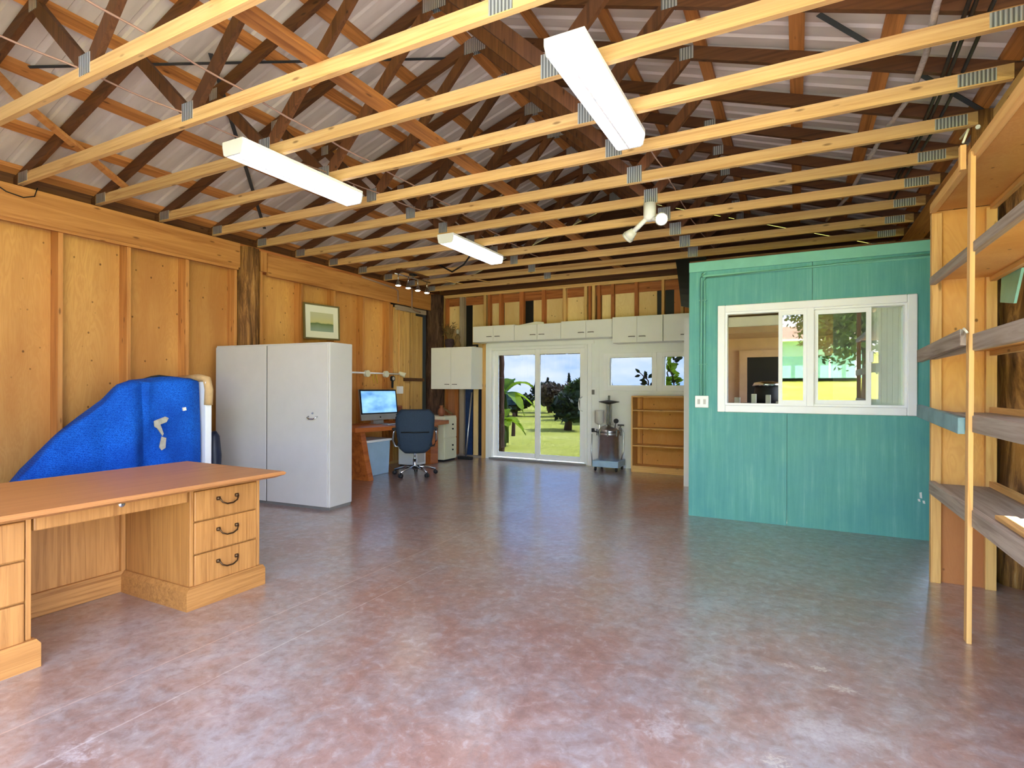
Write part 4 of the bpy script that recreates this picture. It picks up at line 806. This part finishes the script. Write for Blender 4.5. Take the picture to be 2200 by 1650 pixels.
# ------------------------------------------------------------------ lumber shelf on the right
ls = thing('lumber_shelf', 'tall open plywood and lumber shelf along the right wall', 'shelf', (.99, 3.4, 0)); lo = (.99, 3.4, 0)
Z = lambda name, mb, mat, par=ls, **k: build(name, rebase(mb, lo), mat, par, **k)
YE, YN = 4.61, 2.0
Z('upright', B(.815, .868, YE-.0, YE+.038, 0, 2.50), 'pineZ', bevel=.002); Z('upright', B(1.10, 1.157, YE, YE+.038, 0, 2.50), 'pineZ', bevel=.002); Z('end_panel', B(.82, 1.155, YE+.038, YE+.05, .66, 2.52), 'plyshelf'); Z('end_panel', B(.82, 1.155, YE+.038, YE+.05, 0, .657), 'plyred')
Z('edge_strip', B(.812, .818, YE-.0, YE+.05, 0, 2.50), 'pineZ')
for (z, mtn) in [(2.515, 'plyshelf'), (2.045, 'plyshelf'), (1.56, 'plyshelf'), (1.14, 'greywoodY'), (.655, 'greywoodY')]:
    d = Z('shelf_deck', B(.835, 1.15, YN, YE, z, z+.018), mtn)
    fm = {2.515: 'pineY', 2.045: 'greywoodY', 1.56: 'greywoodY', 1.14: 'greywoodY', .655: 'greywoodY'}[z]
    h0, h1 = (z-.012, z+.045) if z > 2.4 else ((z-.03, z+.022) if z > 2 else (z-.05, z+.035))
    Z('front_rail', B(.80, .835, YN, YE, h0, h1), fm, d, bevel=.003); Z('back_rail', B(1.118, 1.15, YN, YE, z-.03, z-.001) if z > 1.4 else B(1.118, 1.15, YN, YE, z+.019, z+.055), 'pineY', d)
Z('cross_board', MB().beam((.782, 4.83, 1.545), (.782, 3.66, 1.585), .032, .088), 'greywoodY', bevel=.003); Z('cross_board', MB().beam((.782, 4.83, 1.155), (.782, 3.70, 1.115), .032, .088), 'tealold', bevel=.003)
Z('upright', B(.815, .868, YN-.038, YN, 0, 2.50), 'pineZ'); Z('upright', B(1.10, 1.157, YN-.038, YN, 0, 2.50), 'pineZ')
lp = MB().beam((.792, 3.615, 0), (.800, 3.60, 2.53), .055, .022, (1,0,0)); Z('front_post', lp, 'pineZ', bevel=.002)
solo('white_block', B(.765, .79, 3.66, 3.70, 2.47, 2.60), 'pineZ', 'small pale wood block wired to the top of the shelf post', 'block')
cable('tie_wire', [(.77, 3.63, 2.60), (.80, 3.67, 2.68), (.815, 3.9, 2.72)], .006, 'ivory', 'white tie wire at the top of the shelf post', 'wire')
cable('tie_wire', [(.772, 3.55, 1.60), (.77, 3.60, 1.625), (.775, 3.66, 1.60)], .006, 'ivory', 'white tie wire around the middle of the shelf post', 'wire')
solo('pale_plank', B(.865, .95, 2.2, 3.48, .674, .695), 'pineY', 'pale plank lying on the lowest shelf of the lumber shelf', 'plank', bevel=.003)

# ------------------------------------------------------------------ outdoors
def crown(mb, c, rx, ry, rz_, n, sz, seed):
    rnd = random.Random(seed)
    for _ in range(n):
        while True:
            p = Vector((rnd.uniform(-1,1), rnd.uniform(-1,1), rnd.uniform(-1,1)))
            if p.length <= 1: break
        p = p*(.55+.45*rnd.random())/max(.35, p.length)**.4
        q = Vector((c[0]+p.x*rx, c[1]+p.y*ry, c[2]+p.z*rz_)); a = Vector((rnd.uniform(-1,1), rnd.uniform(-1,1), rnd.uniform(-1,1))).normalized(); b_ = a.cross(Vector((rnd.uniform(-1,1), rnd.uniform(-1,1), 1))).normalized(); s = sz*rnd.uniform(.6,1.4)
        mb.add([q-a*s, q+b_*s*.5, q+a*s, q-b_*s*.5], [(0,1,2,3)])
    return mb
def gz(y): return -.13 + max(0, -y-9)*.09
def tree(name, label, x, y, h, r, mat, n, sz, seed, trunk=True, cat='tree', zc=None, group=None, lobes=5):
    t = thing(name, label, cat, (x, y, gz(y)), group=group); rnd = random.Random(seed); mb = MB()
    for k in range(lobes): crown(mb, (rnd.uniform(-.5,.5)*r, rnd.uniform(-.5,.5)*r, (zc or h*.6)+rnd.uniform(-.2,.25)*h*.6), r*rnd.uniform(.5,.8), r*rnd.uniform(.5,.8), h*rnd.uniform(.22,.36), n//lobes, sz, seed*10+k)
    f = build('foliage', mb, mat, t)
    if trunk:
        build('trunk', MB().tube([(0,0,0),(.05,0,h*.3),(-.03,.02,h*.6)], [.14,.11,.07], 10), 'darkbark', t, smooth=True)
    return t
gp = 'trees beyond the lawn'
for k, (x, y, h, r, mat, lab) in enumerate([(-10.5,25.2,1.9,.95,'leafbrown','brownish leafed tree on the tree line seen through the right door pane'), (-8.3,23.2,2.1,.95,'leafgreen','green tree on the tree line right of the brownish one'), (-6.85,17.3,1.45,.8,'leafdark','dark green bush closest behind the right door pane'), (-12.6,24.6,1.25,.9,'leafdark','low dark tree behind the left door pane'), (-15.0,26.0,1.5,1.2,'leafdark','low dark tree farther left behind the banana leaves'), (-12.4,28.6,2.0,1.1,'leafdark','dark tree behind the door mullion'), (-9.7,27.6,2.3,1.1,'leafdark','dark tree behind the gap between brownish and green trees'), (-6.9,21.0,1.7,.8,'leafdark','dark bush at the right edge of the door pane')]):
    tree('background_tree', lab, x, y, h, r, mat, 2600, .13, 20+k, group=gp, zc=h*.52, lobes=7)
for k, (x, y, h) in enumerate([(-13.6,31.0,2.1),(-12.2,31.0,2.35)]):
    t = thing('conifer', ['shorter conifer tip above the tree line', 'taller conifer tip above the tree line'][k], 'tree', (x, y, -.13), group='conifers'); mb = MB()
    for q in range(10): crown(mb, (0,0,h*(.5+.05*q)), .3-.026*q, .28-.024*q, .12, 60, .06, 200+k*20+q)
    build('foliage', mb, 'leafdark', t); build('trunk', MB().cyl((0,0,0),(0,0,h),.06,.02), 'darkbark', t)
# palm trunk, banana plant, post
pt = MB(); rows = 26
prof_p = [(.085+.012*(k % 2)-.03*k/rows, 4.6*k/rows) for k in range(rows+1)]
pm = thing('palm_tree', 'ringed palm trunk just outside the left door pane', 'tree', (-5.60, 10.26, -.13)); build('trunk', MB().lathe(prof_p, n=14), 'darkbark', pm)
mb = MB()
for k in range(9):
    a = k*.7; 
    for j in range(14):
        t = (j+1)/14; c_ = Vector((math.cos(a)*1.6*t, math.sin(a)*1.6*t, 4.6+.5*t-.9*t*t)); sd2 = Vector((-math.sin(a), math.cos(a), -.3))
        for s in (-1,1): mb.add([c_, c_+sd2*s*.45*(1.05-t)+Vector((0,0,-.1)), c_+Vector((math.cos(a)*.08, math.sin(a)*.08, 0))], [(0,1,2)])
build('fronds', mb, 'leafgreen', pm)
def banana(label, x, y, z0, seed, n=8, L=1.5):
    t = thing('banana_plant', label, 'plant', (x, y, -.13)); rnd = random.Random(seed)
    build('stem', MB().tube([(0,0,0),(.02,.02,z0*.6),(0,0,z0)], [.11,.09,.06], 10), 'leafgreen', t, smooth=True)
    for k in range(n):
        a = k*2.4+rnd.uniform(-.3,.3); el = rnd.uniform(.3,1.1); ll = L*rnd.uniform(.7,1.1); vs = []; m_ = 12
        for j in range(m_+1):
            tt = j/m_; rr = ll*tt; up = rr*math.sin(el)-.75*rr*rr/ll*(1.3-el*.5); wv_ = .19*math.sin(math.pi*min(1, tt*1.05+.04))**.6
            c_ = Vector((math.cos(a)*rr*math.cos(el), math.sin(a)*rr*math.cos(el), z0+up)); sd2 = Vector((-math.sin(a), math.cos(a), 0)); jag = 1-.15*(j % 2)
            vs += [c_+sd2*wv_*jag+Vector((0,0,.05)), c_, c_-sd2*wv_*jag+Vector((0,0,.05))]
        fs = [(j*3+i, j*3+i+1, j*3+i+4, j*3+i+3) for j in range(m_) for i in range(2)]
        build('leaf', MB().add(vs, fs), 'bananaleaf', t, smooth=True)
banana('bright green banana plant at the left of the glass door view', -6.75, 12.6, 1.25, 5, 9, 1.25); banana('lower banana plant with drooping leaves outside the door', -6.35, 11.7, .62, 9, 7, .85)
solo('fence_post', MB().cyl((-7.46,14.47,-.13),(-7.44,14.47,.55),.06,.05,10), 'darkbark', 'short weathered post standing on the lawn outside the door', 'post')
# leafy branches outside the small windows
def branch(label, pts, seed, n, sz, mat):
    t = thing('leafy_branch', label, 'branch', pts[0]); rnd = random.Random(seed); o = Vector(pts[0]); P_ = [Vector(p)-o for p in pts]
    build('twig', MB().tube(P_, [.02-.012*k/max(1, len(P_)-1) for k in range(len(P_))], 6), 'darkbark', t)
    for k in range(n):
        s = rnd.random()*(len(P_)-1); i = min(int(s), len(P_)-2); c_ = P_[i].lerp(P_[i+1], s-i); d_ = Vector((rnd.uniform(-1,1), rnd.uniform(-.6,.6), rnd.uniform(-.6,1))).normalized(); q = d_.cross(Vector((rnd.uniform(-.3,.3),1,.2))).normalized(); L = sz*rnd.uniform(.7,1.3); a = c_+d_*.03
        build('leaf', MB().add([a, a+d_*L*.35+q*L*.24, a+d_*L*.75+q*L*.16, a+d_*L, a+d_*L*.75-q*L*.16, a+d_*L*.35-q*L*.24], [(0,1,2,3,4,5)]), mat, t)
branch('dark leafy branch at the right of the small window by the door', [(-2.25,10.2,-.1),(-2.4,10.15,.9),(-2.42,10.1,1.45),(-2.6,10.1,1.62)], 3, 26, .12, 'leafdark')
branch('dark sprig at the left edge of the small window by the door', [(-3.35,10.2,-.1),(-3.3,10.2,.9),(-3.24,10.15,1.5)], 4, 12, .11, 'leafdark')
branch('thick green branch behind the window next to the partition', [(-1.7,10.0,-.1),(-1.9,10.05,.9),(-1.95,10.0,1.5),(-2.1,10.0,1.8)], 6, 70, .14, 'leafbright')
branch('dark branch behind the window next to the partition', [(-2.0,10.4,-.1),(-2.0,10.4,1.0),(-2.12,10.3,1.6),(-1.9,10.3,1.95)], 8, 50, .13, 'leafdark')
# in front of the building (seen in the window reflection)
gz = lambda y: -.13 + max(0, -y-9)*.09
hs_ = thing('neighbour_house', 'pale teal house across the front lawn mirrored in the sliding window', 'house', (-.2, -33, gz(-33)))
build('walls', B(-4, 4, -2.5, 2.5, 0, 2.6), 'tealpale', hs_); build('roof', MB().prism([(-3.2,2.6),(3.2,2.6),(0,3.8)], 'X', -4.5, 4.5), 'shingle', hs_)
for k in range(6): build('porch_post', B(-3.9+1.5*k, -3.8+1.5*k, 2.9, 3.0, 0, 2.5), 'whitepaint', hs_)
build('porch_roof', B(-4.4, 4.4, 2.4, 3.3, 2.5, 2.6), 'whitepaint', hs_)
tree('front_tree', 'broad green tree in front of the building mirrored in the sliding window', 2.2, -12, 6.0, 2.6, 'leafgreen', 7000, .12, 71, zc=4.4, lobes=7)
tree('front_tree', 'tall spreading tree over the middle of the mirrored lawn', -2.4, -17, 6.0, 2.4, 'leafdark', 7000, .13, 75, zc=4.9, lobes=8)
tree('front_tree', 'bright bushy tree left of the house mirrored in the sliding window', -5.4, -25, 3.6, 2.2, 'leafbright', 4200, .13, 72, zc=2.6, lobes=7)
tree('front_tree', 'dark tree behind the mirrored house', 5.5, -43, 8.5, 3.4, 'leafdark', 4200, .24, 73, zc=5.0, lobes=7)
tree('front_tree', 'green tree behind the left end of the mirrored house', -7.5, -44, 8.5, 3.4, 'leafgreen', 4200, .25, 74, zc=5.2, lobes=7)
